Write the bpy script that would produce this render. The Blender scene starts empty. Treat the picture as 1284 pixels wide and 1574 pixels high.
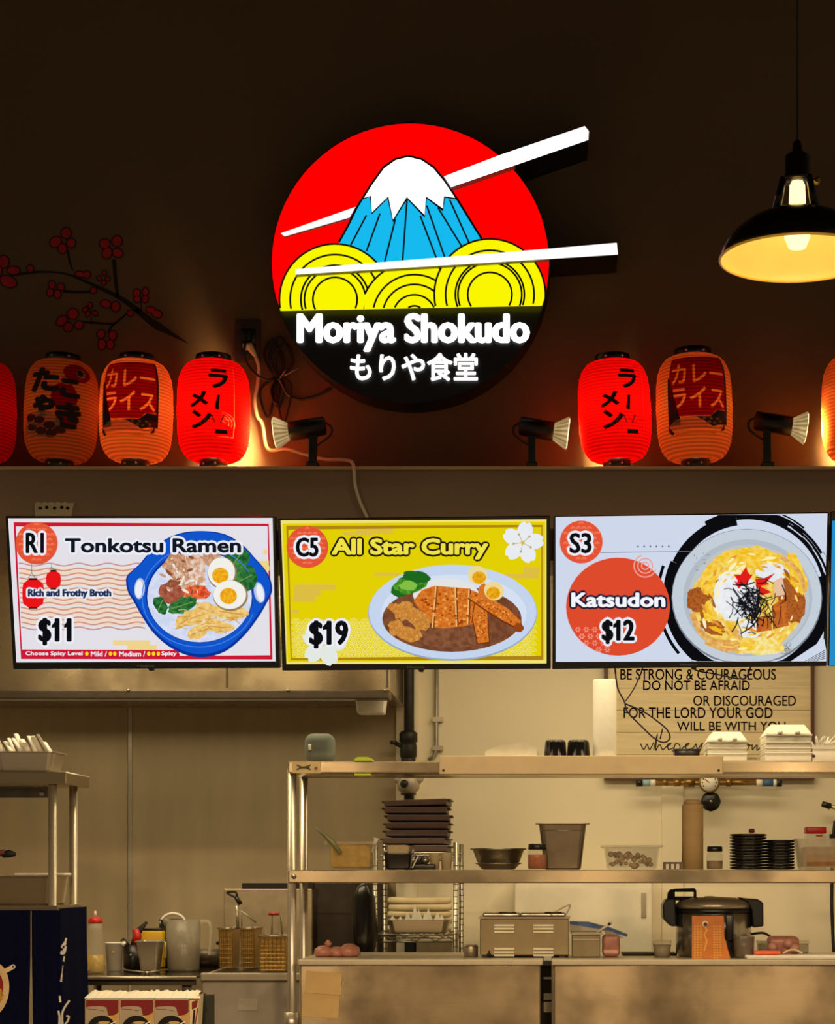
import bpy, bmesh, math, random
from mathutils import Vector, Matrix

rnd = random.Random(7)
S = bpy.context.scene
C = S.collection
PI = math.pi

# ------------------------------------------------------------------ camera, world, lights
F, VX, HY, H = 3000.0, 850.0, 1340.0, 1.45      # focal length in px, centre of projection, eye height
cam = bpy.data.cameras.new('camera')
cam.sensor_fit = 'HORIZONTAL'
cam.sensor_width = 36
cam.lens = 36 * F / 1284
cam.shift_x = (642 - VX) / 1284
cam.shift_y = (HY - 787) / 1284
cam.clip_start = 0.05
co = bpy.data.objects.new('camera', cam)
C.objects.link(co)
co.location = (0, 0, H)
co.rotation_euler = (PI / 2, 0, 0)
S.camera = co
S.view_settings.view_transform = 'Standard'
S.view_settings.look = 'None'
S.view_settings.gamma = 1
S.view_settings.exposure = 0
S.view_settings.use_curve_mapping = False
try:
    S.cycles.use_denoising = True
    S.cycles.max_bounces = 6
    S.cycles.transparent_max_bounces = 12
    S.cycles.sample_clamp_indirect = 4
except Exception:
    pass

W = bpy.data.worlds.new('world')
S.world = W
W.use_nodes = True
W.node_tree.nodes['Background'].inputs[0].default_value = (1.0, .80, .52, 1)
W.node_tree.nodes['Background'].inputs[1].default_value = 0.13


def area(name, loc, rot, size, power, col, spread=180, sy=None):
    l = bpy.data.lights.new(name, 'AREA')
    l.energy = power
    l.color = col
    l.shape = 'RECTANGLE'
    l.size = size
    l.size_y = sy or size
    l.spread = math.radians(spread)
    o = bpy.data.objects.new(name, l)
    C.objects.link(o)
    o.location = loc
    o.rotation_euler = rot
    return o


WARM = (1, .80, .47)
area('kitchen_light_right', (.45, 8.45, 2.80), (0, 0, 0), 1.6, 11, WARM, 180, .3)
area('kitchen_light_front', (.3, 7.35, 2.80), (math.radians(12), 0, 0), 2.4, 23, WARM, 180, .25)
area('kitchen_light_left', (-1.75, 7.75, 2.80), (math.radians(8), 0, 0), 1.3, 21, WARM, 180, .3)
area('hood_light', (-1.75, 8.95, 2.185), (math.radians(-8), 0, 0), 1.7, 5, WARM, 180, .12)
# the hall is lit by hanging shades like the one in view: light falls below their rims only
for hx, hy, hp in ((-1.5, 3.1, 122), (.22, 2.9, 128), (1.5, 3.1, 118)):
    area('hall_pendant_light', (hx, hy, 2.92), (0, 0, 0), .3, hp, (1, .70, .39))


# ------------------------------------------------------------------ helpers
def PX(px, Y): return (px - VX) * Y / F
def PZ(py, Y): return H + (HY - py) * Y / F
def P(px, py, Y): return Vector((PX(px, Y), Y, PZ(py, Y)))


def lin(c):
    r = []
    for v in c[:3]:
        v = v / 255
        r.append(v / 12.92 if v <= .04045 else ((v + .055) / 1.055) ** 2.4)
    return (*r, 1)


_mats = {}


def pm(name, col, rough=.5, metal=0, var=.12, scale=18, stretch=None, alpha=1, bump=0, spec=.5, sheen=0, trans=0):
    """procedural principled material; col is sRGB 0-255"""
    if name in _mats:
        return _mats[name]
    m = bpy.data.materials.new(name)
    m.use_nodes = True
    nt = m.node_tree
    b = nt.nodes['Principled BSDF']
    L = nt.links.new
    tc = nt.nodes.new('ShaderNodeTexCoord')
    mp = nt.nodes.new('ShaderNodeMapping')
    L(tc.outputs['Object'], mp.inputs[0])
    if stretch:
        mp.inputs['Scale'].default_value = stretch
    n = nt.nodes.new('ShaderNodeTexNoise')
    n.inputs['Scale'].default_value = scale
    n.inputs['Detail'].default_value = 4
    L(mp.outputs[0], n.inputs[0])
    c = lin(col)
    r = nt.nodes.new('ShaderNodeValToRGB')
    r.color_ramp.elements[0].position = .3
    r.color_ramp.elements[1].position = .7
    r.color_ramp.elements[0].color = tuple(x * (1 - var) for x in c[:3]) + (1,)
    r.color_ramp.elements[1].color = tuple(min(1, x * (1 + var)) for x in c[:3]) + (1,)
    L(n.outputs['Fac'], r.inputs[0])
    L(r.outputs[0], b.inputs['Base Color'])
    b.inputs['Roughness'].default_value = rough
    b.inputs['Metallic'].default_value = metal
    b.inputs['Specular IOR Level'].default_value = spec
    if alpha < 1:
        b.inputs['Alpha'].default_value = alpha
    if trans:
        b.inputs['Transmission Weight'].default_value = trans
    if bump:
        bp = nt.nodes.new('ShaderNodeBump')
        bp.inputs['Strength'].default_value = bump
        bp.inputs['Distance'].default_value = .004
        L(n.outputs['Fac'], bp.inputs['Height'])
        L(bp.outputs[0], b.inputs['Normal'])
    _mats[name] = m
    return m


def em(name, col, strength=1.0, col2=None, scale=60, col3=None):
    """something that gives off light: a backlit face or a screen; optional mottling for pictures of food"""
    if name in _mats:
        return _mats[name]
    m = bpy.data.materials.new(name)
    m.use_nodes = True
    nt = m.node_tree
    L = nt.links.new
    nt.nodes.remove(nt.nodes['Principled BSDF'])
    e = nt.nodes.new('ShaderNodeEmission')
    e.inputs[0].default_value = lin(col)
    e.inputs[1].default_value = strength
    if col2:
        tc = nt.nodes.new('ShaderNodeTexCoord')
        n = nt.nodes.new('ShaderNodeTexNoise')
        n.inputs['Scale'].default_value = scale
        n.inputs['Detail'].default_value = 5
        L(tc.outputs['Object'], n.inputs[0])
        r = nt.nodes.new('ShaderNodeValToRGB')
        r.color_ramp.elements[0].position = .38
        r.color_ramp.elements[1].position = .62
        r.color_ramp.elements[0].color = lin(col)
        r.color_ramp.elements[1].color = lin(col2)
        if col3:
            x = r.color_ramp.elements.new(.7)
            x.color = lin(col3)
        L(n.outputs['Fac'], r.inputs[0])
        L(r.outputs[0], e.inputs[0])
    L(e.outputs[0], nt.nodes['Material Output'].inputs[0])
    _mats[name] = m
    return m


HB = .345


def paper_mat(name, col, tr=.5):
    """lantern paper: half of the light passes through it"""
    m = bpy.data.materials.new(name)
    m.use_nodes = True
    nt = m.node_tree
    L = nt.links.new
    nt.nodes.remove(nt.nodes['Principled BSDF'])
    d = nt.nodes.new('ShaderNodeBsdfDiffuse')
    t = nt.nodes.new('ShaderNodeBsdfTranslucent')
    mx = nt.nodes.new('ShaderNodeMixShader')
    tc = nt.nodes.new('ShaderNodeTexCoord')
    n = nt.nodes.new('ShaderNodeTexNoise')
    n.inputs['Scale'].default_value = 30
    r = nt.nodes.new('ShaderNodeValToRGB')
    c = lin(col)
    r.color_ramp.elements[0].color = tuple(x * .92 for x in c[:3]) + (1,)
    r.color_ramp.elements[1].color = c
    L(tc.outputs['Object'], n.inputs[0])
    L(n.outputs['Fac'], r.inputs[0])
    w = nt.nodes.new('ShaderNodeTexWave')           # bamboo hoops inside the paper
    w.wave_type = 'BANDS'
    w.bands_direction = 'Z'
    w.inputs['Scale'].default_value = 30 / HB * 2 * math.pi / 20
    q = nt.nodes.new('ShaderNodeMix')
    q.data_type = 'RGBA'
    q.blend_type = 'MULTIPLY'
    q.inputs['Factor'].default_value = 1
    k = nt.nodes.new('ShaderNodeMapRange')
    k.inputs['To Min'].default_value = .55
    L(tc.outputs['Object'], w.inputs[0])
    L(w.outputs['Fac'], k.inputs[0])
    L(r.outputs[0], q.inputs['A'])
    L(k.outputs[0], q.inputs['B'])
    L(q.outputs['Result'], d.inputs[0])
    L(q.outputs['Result'], t.inputs[0])
    mx.inputs[0].default_value = tr
    L(d.outputs[0], mx.inputs[1])
    L(t.outputs[0], mx.inputs[2])
    L(mx.outputs[0], nt.nodes['Material Output'].inputs[0])
    return m


def cr(pts, n=8, closed=False):
    """Catmull-Rom through the points"""
    pts = [Vector(p) for p in pts]
    out = []
    N = len(pts)
    for i in range(N if closed else N - 1):
        if closed:
            a, b, c, d = pts[i - 1], pts[i], pts[(i + 1) % N], pts[(i + 2) % N]
        else:
            a, b, c, d = pts[max(i - 1, 0)], pts[i], pts[i + 1], pts[min(i + 2, N - 1)]
        for k in range(n):
            t = k / n
            out.append(.5 * ((2 * b) + (c - a) * t + (2 * a - 5 * b + 4 * c - d) * t * t + (3 * b - a - 3 * c + d) * t ** 3))
    if not closed:
        out.append(pts[-1])
    return out


class MB:
    def __init__(s):
        s.v, s.f, s.mi, s.sm, s.mats = [], [], [], [], []

    def add(s, vs, fs, mat, smooth=False):
        if mat not in s.mats:
            s.mats.append(mat)
        k = s.mats.index(mat)
        o = len(s.v)
        s.v += [Vector(v) for v in vs]
        for f in fs:
            s.f.append([o + i for i in f])
            s.mi.append(k)
            s.sm.append(smooth)
        return s

    def box(s, x0, x1, y0, y1, z0, z1, mat):
        v = [(x, y, z) for z in (z0, z1) for y in (y0, y1) for x in (x0, x1)]
        return s.add(v, [(0, 2, 3, 1), (4, 5, 7, 6), (0, 1, 5, 4), (2, 6, 7, 3), (0, 4, 6, 2), (1, 3, 7, 5)], mat)

    def rbox(s, x0, x1, y0, y1, z0, z1, mat, r=.004, seg=2, taper=1.0, shear=0):
        """box with rounded edges; taper scales the bottom"""
        bm = bmesh.new()
        bmesh.ops.create_cube(bm, size=1)
        cx, cy, cz = (x0 + x1) / 2, (y0 + y1) / 2, (z0 + z1) / 2
        for v in bm.verts:
            k = taper if v.co.z < 0 else 1
            v.co = Vector((cx + v.co.x * (x1 - x0) * k, cy + v.co.y * (y1 - y0) * k, cz + v.co.z * (z1 - z0)))
        r = min(r, (x1 - x0) * .45, (y1 - y0) * .45, (z1 - z0) * .45)
        bmesh.ops.bevel(bm, geom=bm.edges[:], offset=r, segments=seg, profile=.5, affect='EDGES')
        bm.verts.index_update()
        s.add([v.co.copy() for v in bm.verts], [[v.index for v in f.verts] for f in bm.faces], mat, seg > 1)
        bm.free()
        return s

    def pbox(s, px0, px1, py0, py1, Y, d, mat, r=0, **k):
        """box whose front face covers the given rectangle of the photo at depth Y, d deep"""
        a = (PX(px0, Y), PX(px1, Y), Y, Y + d, PZ(py1, Y), PZ(py0, Y), mat)
        return s.rbox(*a, r=r, **k) if r else s.box(*a)

    def lathe(s, prof, c, mat, n=28, smooth=True, axis='Z', sx=1, sy=1, wob=None):
        c = Vector(c)
        vs, fs = [], []
        for i, (r, z) in enumerate(prof):
            for k in range(n):
                a = 2 * PI * k / n
                rr = r * (wob(a, i) if wob else 1)
                p = Vector((rr * math.cos(a) * sx, rr * math.sin(a) * sy, z))
                if axis == 'Y':
                    p = Vector((p.x, -p.z, p.y))
                elif axis == 'X':
                    p = Vector((p.z, p.x, p.y))
                vs.append(c + p)
        for i in range(len(prof) - 1):
            for k in range(n):
                k2 = (k + 1) % n
                fs.append((i * n + k, i * n + k2, (i + 1) * n + k2, (i + 1) * n + k))
        if prof[0][0] > 1e-6:
            fs.append(tuple(range(n))[::-1])
        if prof[-1][0] > 1e-6:
            fs.append(tuple((len(prof) - 1) * n + k for k in range(n)))
        return s.add(vs, fs, mat, smooth)

    def openlathe(s, prof, c, mat, n=28, **k):
        """lathe without end caps unless the profile closes itself"""
        s.lathe(prof, c, mat, n, **k)
        m = s.f
        if prof[-1][0] > 1e-6:
            m.pop(); s.mi.pop(); s.sm.pop()
        if prof[0][0] > 1e-6:
            j = len(m) - 1
            m.pop(j); s.mi.pop(j); s.sm.pop(j)
        return s

    def tube(s, pts, r, mat, n=8, closed=False, flat=1.0):
        pts = [Vector(p) for p in pts]
        N = len(pts)
        vs, fs = [], []
        up = None
        for i, p in enumerate(pts):
            a = pts[i - 1] if (i or closed) else p
            b = pts[(i + 1) % N] if (i < N - 1 or closed) else p
            t = (b - a).normalized() if (b - a).length > 1e-9 else Vector((0, 0, 1))
            if up is None:
                up = Vector((0, 0, 1)) if abs(t.z) < .9 else Vector((0, -1, 0))
            x = t.cross(up)
            if x.length < 1e-6:
                x = t.cross(Vector((1, 0, 0)))
            x.normalize()
            up = x.cross(t).normalized()
            rr = r[i] if isinstance(r, (list, tuple)) else r
            for k in range(n):
                q = 2 * PI * k / n
                vs.append(p + x * rr * math.cos(q) + up * rr * flat * math.sin(q))
        for i in range(N if closed else N - 1):
            j = (i + 1) % N
            for k in range(n):
                k2 = (k + 1) % n
                fs.append((i * n + k, i * n + k2, j * n + k2, j * n + k))
        if not closed:
            fs.append(tuple(range(n))[::-1])
            fs.append(tuple((N - 1) * n + k for k in range(n)))
        return s.add(vs, fs, mat, n > 4)

    def prism(s, front, d, mat):
        """polygon (list of Vectors) pushed back by vector d"""
        d = Vector(d)
        n = len(front)
        vs = [Vector(p) for p in front] + [Vector(p) + d for p in front]
        fs = [tuple(range(n)), tuple(range(n, 2 * n))[::-1]] + [((i + 1) % n, i, n + i, n + (i + 1) % n) for i in range(n)]
        return s.add(vs, fs, mat)

    def pan(s, x0, x1, y0, y1, z0, z1, mat, t=.003, taper=.85, lip=.008):
        """open-topped pan with tapering walls and a rolled lip"""
        cx, cy = (x0 + x1) / 2, (y0 + y1) / 2
        hx, hy = (x1 - x0) / 2, (y1 - y0) / 2

        def ring(k, z, e=0):
            a, b = hx * k + e, hy * k + e
            q = min(a, b) * .25
            out = []
            for sx, sy, st in ((1, 1, 0), (-1, 1, 1), (-1, -1, 2), (1, -1, 3)):
                for j in range(4):
                    an = (st + j / 3) * PI / 2
                    out.append(Vector((cx + sx * (a - q) + q * math.cos(an), cy + sy * (b - q) + q * math.sin(an), z)))
            return out
        rings = [ring(taper, z0, -.006), ring(taper, z0 + .006), ring(1, z1 - .004), ring(1, z1 - .004, lip), ring(1, z1, lip),
                 ring(1, z1, -t), ring(taper, z0 + .009, -t)]
        n = 16
        vs = [p for r in rings for p in r]
        fs = [(i * n + k, i * n + (k + 1) % n, (i + 1) * n + (k + 1) % n, (i + 1) * n + k) for i in range(len(rings) - 1) for k in range(n)]
        fs.append(tuple(range(n))[::-1])
        fs.append(tuple((len(rings) - 1) * n + k for k in range(n)))
        return s.add(vs, fs, mat)


def mesh_obj(name, mb, origin, bevel=0):
    me = bpy.data.meshes.new(name)
    o = Vector(origin)
    me.from_pydata([v - o for v in mb.v], [], mb.f)
    for m in mb.mats:
        me.materials.append(m)
    me.polygons.foreach_set('material_index', mb.mi)
    me.polygons.foreach_set('use_smooth', mb.sm)
    me.update()
    ob = bpy.data.objects.new(name, me)
    C.objects.link(ob)
    if bevel:
        b = ob.modifiers.new('bevel', 'BEVEL')
        b.width = bevel
        b.segments = 2
        b.limit_method = 'ANGLE'
    return ob


def tag(o, label, cat, group=None):
    o['label'] = label
    o['category'] = cat
    if group:
        o['group'] = group


class T:
    """a thing: an Empty at its base that parents its parts; geometry is given in world coordinates"""
    def __init__(s, name, label, cat, loc, group=None):
        s.loc = Vector(loc)
        s.o = bpy.data.objects.new(name, None)
        s.o.empty_display_size = .05
        C.objects.link(s.o)
        s.o.location = s.loc
        tag(s.o, label, cat, group)

    def part(s, name, mb, parent=None, label=None, bevel=0):
        o = mesh_obj(name, mb, s.loc, bevel)
        o.parent = parent or s.o
        if label:
            o['label'] = label
        return o


def islands(mb):
    par = list(range(len(mb.v)))
    def find(a):
        while par[a] != a:
            par[a] = par[par[a]]
            a = par[a]
        return a
    for f in mb.f:
        for q in f[1:]:
            par[find(q)] = find(f[0])
    out = {}
    for k, f in enumerate(mb.f):
        r_ = find(f[0])
        if r_ not in out:
            out[r_] = (MB(), {})
        m_, mp_ = out[r_]
        idx = []
        for q in f:
            if q not in mp_:
                mp_[q] = len(m_.v)
                m_.v.append(mb.v[q])
            idx.append(mp_[q])
        mat = mb.mats[mb.mi[k]]
        if mat not in m_.mats:
            m_.mats.append(mat)
        m_.f.append(idx); m_.mi.append(m_.mats.index(mat)); m_.sm.append(mb.sm[k])
    return [a for a, b in out.values()]


def split_parts(t, name, mb, parent=None, label=None, bevel=0):
    """every loose piece becomes a part of its own"""
    for m_ in islands(mb):
        t.part(name, m_, parent, label, bevel)


def solo(name, label, cat, mb, loc, group=None, bevel=0):
    o = mesh_obj(name, mb, loc, bevel)
    o.location = loc
    tag(o, label, cat, group)
    return o


def struct(name, mb, bevel=0):
    o = mesh_obj(name, mb, (0, 0, 0), bevel)
    o['kind'] = 'structure'
    return o


def kids(o):
    return [c for c in o.children]


def dup(root, loc, label, group=None):
    def rec(o, par):
        c = o.copy()
        C.objects.link(c)
        if par:
            c.parent = par
        for ch in list(o.children):
            rec(ch, c)
        return c
    r = rec(root, None)
    r.location = loc
    r['label'] = label
    if group:
        r['group'] = group
    return r


_text = {}


def glyphs(body):
    if body not in _text:
        c = bpy.data.curves.new('lettering', 'FONT')
        c.body = body
        c.size = 1
        c.resolution_u = 3
        o = bpy.data.objects.new('lettering', c)
        C.objects.link(o)
        dg = bpy.context.evaluated_depsgraph_get()
        dg.update()
        me = o.evaluated_get(dg).to_mesh()
        vs = [(v.co.x, v.co.y) for v in me.vertices]
        fs = [tuple(p.vertices) for p in me.polygons]
        o.evaluated_get(dg).to_mesh_clear()
        bpy.data.objects.remove(o)
        bpy.data.curves.remove(c)
        _text[body] = (vs, fs)
    return _text[body]


class Canvas:
    """flat pictures and lettering in layers; coordinates are mapped onto a surface by fn(u, v, layer)"""
    def __init__(s, fn, mb=None, clip=None, grid=None):
        s.fn, s.mb, s.clip, s.grid, s.lay = fn, mb or MB(), clip, grid, 0

    def _put(s, vs, fs, mat, lay):
        if s.clip:
            a, b, c, d = s.clip
            vs = [(min(max(x, a), b), min(max(y, c), d)) for x, y in vs]
        if s.grid:
            bm = bmesh.new()
            bv = [bm.verts.new((x, y, 0)) for x, y in vs]
            for f in fs:
                try:
                    bm.faces.new([bv[i] for i in f])
                except ValueError:
                    pass
            bm.normal_update()
            bmesh.ops.triangulate(bm, faces=[f for f in bm.faces if len(f.verts) > 4])
            for ax in (0, 1):
                lo = min(v.co[ax] for v in bm.verts)
                hi = max(v.co[ax] for v in bm.verts)
                t = math.floor(lo / s.grid) * s.grid + s.grid
                while t < hi:
                    co_ = Vector((0, 0, 0)); co_[ax] = t
                    no_ = Vector((0, 0, 0)); no_[ax] = 1
                    bmesh.ops.bisect_plane(bm, geom=bm.verts[:] + bm.edges[:] + bm.faces[:], plane_co=co_, plane_no=no_)
                    t += s.grid
            bm.verts.index_update()
            vs = [(v.co.x, v.co.y) for v in bm.verts]
            fs = [[v.index for v in f.verts] for f in bm.faces]
            bm.free()
        s.mb.add([s.fn(x, y, lay) for x, y in vs], fs, mat)

    def nxt(s, lay):
        if lay is None:
            s.lay += 1
            return s.lay
        return lay

    def poly(s, pts, mat, lay=None):
        s._put([tuple(p[:2]) for p in pts], [tuple(range(len(pts)))], mat, s.nxt(lay))

    def ell(s, cx, cy, rx, ry, mat, lay=None, rot=0, n=40):
        c, q = math.cos(rot), math.sin(rot)
        s.poly([(cx + rx * math.cos(a) * c - ry * math.sin(a) * q, cy + rx * math.cos(a) * q + ry * math.sin(a) * c)
                for a in (2 * PI * k / n for k in range(n))], mat, lay)

    def blob(s, cx, cy, rx, ry, mat, lay=None, rough=.12, n=22, rot=0):
        c, q = math.cos(rot), math.sin(rot)
        pts = []
        for k in range(n):
            a = 2 * PI * k / n
            e = 1 + rnd.uniform(-rough, rough)
            pts.append((cx + e * (rx * math.cos(a) * c - ry * math.sin(a) * q), cy + e * (rx * math.cos(a) * q + ry * math.sin(a) * c)))
        s.poly(pts, mat, lay)

    def line(s, pts, w, mat, lay=None, closed=False):
        pts = [Vector((p[0], p[1])) for p in pts]
        N = len(pts)
        vs, fs = [], []
        for i in range(N):
            a = pts[i - 1] if (i or closed) else pts[i]
            b = pts[(i + 1) % N] if (i < N - 1 or closed) else pts[i]
            t = (b - a)
            t = t.normalized() if t.length > 1e-9 else Vector((1, 0))
            nn = Vector((-t.y, t.x))
            ww = (w[i] if isinstance(w, (list, tuple)) else w) / 2
            if 0 < i < N - 1 or closed:
                t1 = (pts[i] - a).normalized() if (pts[i] - a).length else t
                ww = ww / max(.5, abs(t1.dot(t)))
            vs += [tuple(pts[i] + nn * ww), tuple(pts[i] - nn * ww)]
        for i in range(N if closed else N - 1):
            j = (i + 1) % N
            fs.append((2 * i, 2 * i + 1, 2 * j + 1, 2 * j))
        s._put(vs, fs, mat, s.nxt(lay))

    def arc(s, cx, cy, r, w, mat, a0=0, a1=360, lay=None, n=40, ry=None):
        s.line([(cx + r * math.cos(math.radians(a0 + (a1 - a0) * k / n)), cy + (ry or r) * math.sin(math.radians(a0 + (a1 - a0) * k / n)))
                for k in range(n + 1)], w, mat, lay)

    def text(s, body, box, mat, bold=0, outline=0, omat=None, lay=None, boldx=None, slant=0):
        """lettering fitted to the box (x0, y0, x1, y1), y down; bold and outline in canvas units"""
        vs, fs = glyphs(body)
        if not vs:
            return
        xs = [v[0] for v in vs]
        ys = [v[1] for v in vs]
        x0, y0, x1, y1 = box
        bx = bold if boldx is None else boldx
        up = 1 if y1 > y0 else -1
        sx = (x1 - x0 - 2 * bx) / (max(xs) - min(xs))
        sy = (y1 - y0 - 2 * bold * up) / (max(ys) - min(ys))
        base = [(x0 + bx + (v[0] - min(xs)) * sx + slant * (v[1] - min(ys)), y1 - up * bold - (v[1] - min(ys)) * sy) for v in vs]
        for rad, radx, m in ((bold + outline, bx + outline, omat), (bold, bx, mat)):
            if m is None or (m is omat and not outline):
                continue
            l = s.nxt(lay)
            offs = [(0, 0)]
            k = 12 if rad > 0 or radx > 0 else 0
            offs = [(radx * math.cos(2 * PI * i / k), rad * math.sin(2 * PI * i / k)) for i in range(k)] + offs
            if radx > 6 * .4:
                offs += [(radx * .5, 0), (-radx * .5, 0)]
            for dx, dy in offs:
                s._put([(p[0] + dx, p[1] + dy) for p in base], fs, m, l)


# ------------------------------------------------------------------ materials
def brushed(name, col):
    """horizontally brushed sheet steel with scuffed patches"""
    m = pm(name, col, .4, .8, .03, 4, (1, 1, 30))
    nt = m.node_tree
    L = nt.links.new
    b = nt.nodes['Principled BSDF']
    tg = nt.nodes.new('ShaderNodeTangent')
    tg.direction_type = 'RADIAL'
    tg.axis = 'Z'
    L(tg.outputs[0], b.inputs['Tangent'])
    b.inputs['Anisotropic'].default_value = .85
    b.inputs['Anisotropic Rotation'].default_value = .25
    tc = nt.nodes.new('ShaderNodeTexCoord')
    n = nt.nodes.new('ShaderNodeTexNoise')
    n.inputs['Scale'].default_value = 3.5
    n.inputs['Detail'].default_value = 8
    k = nt.nodes.new('ShaderNodeMapRange')
    k.inputs['From Min'].default_value = .35
    k.inputs['From Max'].default_value = .65
    k.inputs['To Min'].default_value = .17
    k.inputs['To Max'].default_value = .34
    L(tc.outputs['Object'], n.inputs[0])
    L(n.outputs['Fac'], k.inputs[0])
    L(k.outputs[0], b.inputs['Roughness'])
    return m


STEEL = pm('stainless_steel', (192, 182, 164), .34, .75, .05, 6, (1, 1, 14))
STEELH = brushed('brushed_steel_front', (172, 154, 124))
STEELW = pm('stainless_wall_sheet', (168, 152, 122), .5, .35, .08, 3, (3, 1, .6))
STEELD = pm('dark_steel', (92, 82, 70), .4, .8, .1)
CHROME = pm('chrome_wire', (170, 164, 150), .28, .95, .05)
CREAM = pm('cream_kitchen_paint', (232, 222, 196), .6, 0, .04, 2)
WHITEP = pm('white_plastic', (236, 232, 222), .45, 0, .04)
FOAM = pm('white_foam', (244, 240, 228), .75, 0, .03, 60, bump=.1)
BLACKP = pm('black_plastic', (16, 15, 15), .35, 0, .2)
BLACKM = pm('matte_black', (13, 12, 12), .7, 0, .2)
RUBBER = pm('black_cable', (12, 11, 12), .5, 0, .2)
BROWNT = pm('brown_tray_plastic', (62, 40, 32), .5, 0, .2)
RED = pm('red_plastic', (190, 22, 20), .4, 0, .1)
CLEAR = pm('clear_plastic', (170, 166, 152), .12, 0, .05, alpha=.17)
FROST = pm('frosted_plastic', (206, 196, 172), .4, 0, .05, alpha=.34)
WALLD = pm('dark_brown_wall_paint', (100, 80, 56), .85, 0, .10, 1.2)
SOFF = pm('taupe_soffit_paint', (146, 122, 98), .7, 0, .06, 2)
LIP = pm('ledge_trim_paint', (206, 176, 130), .6, 0, .08, 4)
FLOORM = pm('floor_tile', (96, 84, 70), .5, 0, .15, 3)
CEILM = pm('dark_ceiling_paint', (28, 24, 22), .9, 0, .1)
NAVY = pm('navy_cotton', (13, 17, 44), 1.0, 0, .15, 40, bump=.25, spec=.05)
PAPERW = pm('white_paper', (238, 234, 222), .8, 0, .04)
BRASS = pm('brass', (150, 118, 62), .35, .8, .15)
OIL = pm('yellow_oil', (206, 170, 32), .25, 0, .1)
PINK = pm('pink_meat_in_film', (180, 122, 106), .35, 0, .25, 30)
IRON = pm('black_iron_pipe', (44, 42, 38), .5, .5, .2)

# ------------------------------------------------------------------ the room
YW, YS, YB = 7.02, 6.79, 9.40          # upper wall, soffit face, kitchen back wall
XL, XR = -3.7, 2.7
m = MB().box(XL, XR, -2, YB + .3, -.1, 0, FLOORM); struct('floor', m)
m = MB().box(XL, XR, YW, YW + .12, 2.88, 5.2, WALLD); struct('wall_upper', m)
zl = PZ(723, YS)
zb = PZ(862, YS)
m = MB().box(XL, XR, YS, YW + .12, zb, zl - .002, SOFF); struct('trim_1', m)          # soffit under the ledge
m = MB().box(XL, XR, YS - .03, YW, zl - .002, PZ(716.5, YS - .03), LIP); struct('trim_2', m, .002)   # ledge board
ZLEDGE = PZ(716.5, YS - .03)
m = MB().box(XL, XR, YW + .12, YB + .3, 2.84, 2.96, CREAM); struct('ceiling_kitchen', m)
m = MB().box(XL, XR, -2, YW + .12, 5.2, 5.3, CEILM); struct('ceiling', m)
m = MB().box(XL, XR, YB, YB + .15, 0, 2.96, CREAM); struct('wall_back', m)
m = MB().box(XL - .12, XL, YS, YB + .3, 0, 5.2, CREAM); struct('wall_left', m)
m = MB().box(XR, XR + .12, YS, YB + .3, 0, 5.2, CREAM); struct('wall_right', m)
# pilaster strip beside the steel sheet and a shallow one on the right
m = MB().pbox(609, 641, 860, 1560, YB - .06, .06, CREAM); struct('trim_3', m, .003)
m = MB().pbox(1018, 1051, 1190, 1560, YB - .015, .015, CREAM); struct('trim_4', m, .002)

# stainless wall sheets behind the cooking line, one per side of the seam
t = T('stainless_wall_panel', 'wide stainless sheet cladding the kitchen wall below the hood, right of the seam', 'wall panel', P(400, 1500, YB - .02))
t.part('sheet', MB().pbox(201.5, 609, 1070, 1660, YB - .02, .02, STEELW))
t.part('seam_strip', MB().pbox(197, 203, 1070, 1480, YB - .027, .008, STEEL), label='narrow upright joining strip')
solo('stainless_wall_panel', 'stainless sheet cladding the kitchen wall at the far left, left of the seam', 'wall panel',
     MB().pbox(-120, 196.5, 1070, 1660, YB - .02, .02, STEELW), P(50, 1500, YB - .02))

# ------------------------------------------------------------------ extractor hood
YH = 8.5
t = T('extractor_hood', 'long stainless extractor hood above the cooking line, under the left menu screens', 'hood', P(300, 1062, YH))
hx0, hx1 = PX(-150, YH), PX(600, YH)
zh0, zh1 = PZ(1062, YH), 2.83
t.part('hood_body', MB().box(hx0, hx1, YH, YB - .03, zh0, zh1, STEELH), bevel=.004)
t.part('panel_joint', MB().pbox(347.5, 350.5, 900, 1056, YH - .003, .004, STEELD))
t.part('panel_joint', MB().pbox(594, 597, 900, 1056, YH - .003, .004, STEELD))
t.part('drip_lip', MB().box(hx0, hx1, YH - .05, YH + .06, zh0 - .038, zh0, STEELD), bevel=.004)
r = MB()
for px in (197, 443, 592):
    r.lathe([(0, .004), (.006, .004), (.007, 0)], P(px, 1061, YH - .052), CHROME, 10, axis='Y')
split_parts(t, 'rivet', r)
solo('hood_lamp', 'small white trapezoid lamp housing under the right end of the hood', 'lamp',
     MB().rbox(PX(546, 8.62), PX(592, 8.62), 8.62, 8.75, PZ(1096, 8.62), PZ(1072, 8.62), WHITEP, .006, taper=.88), P(568, 1084, 8.62))

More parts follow.
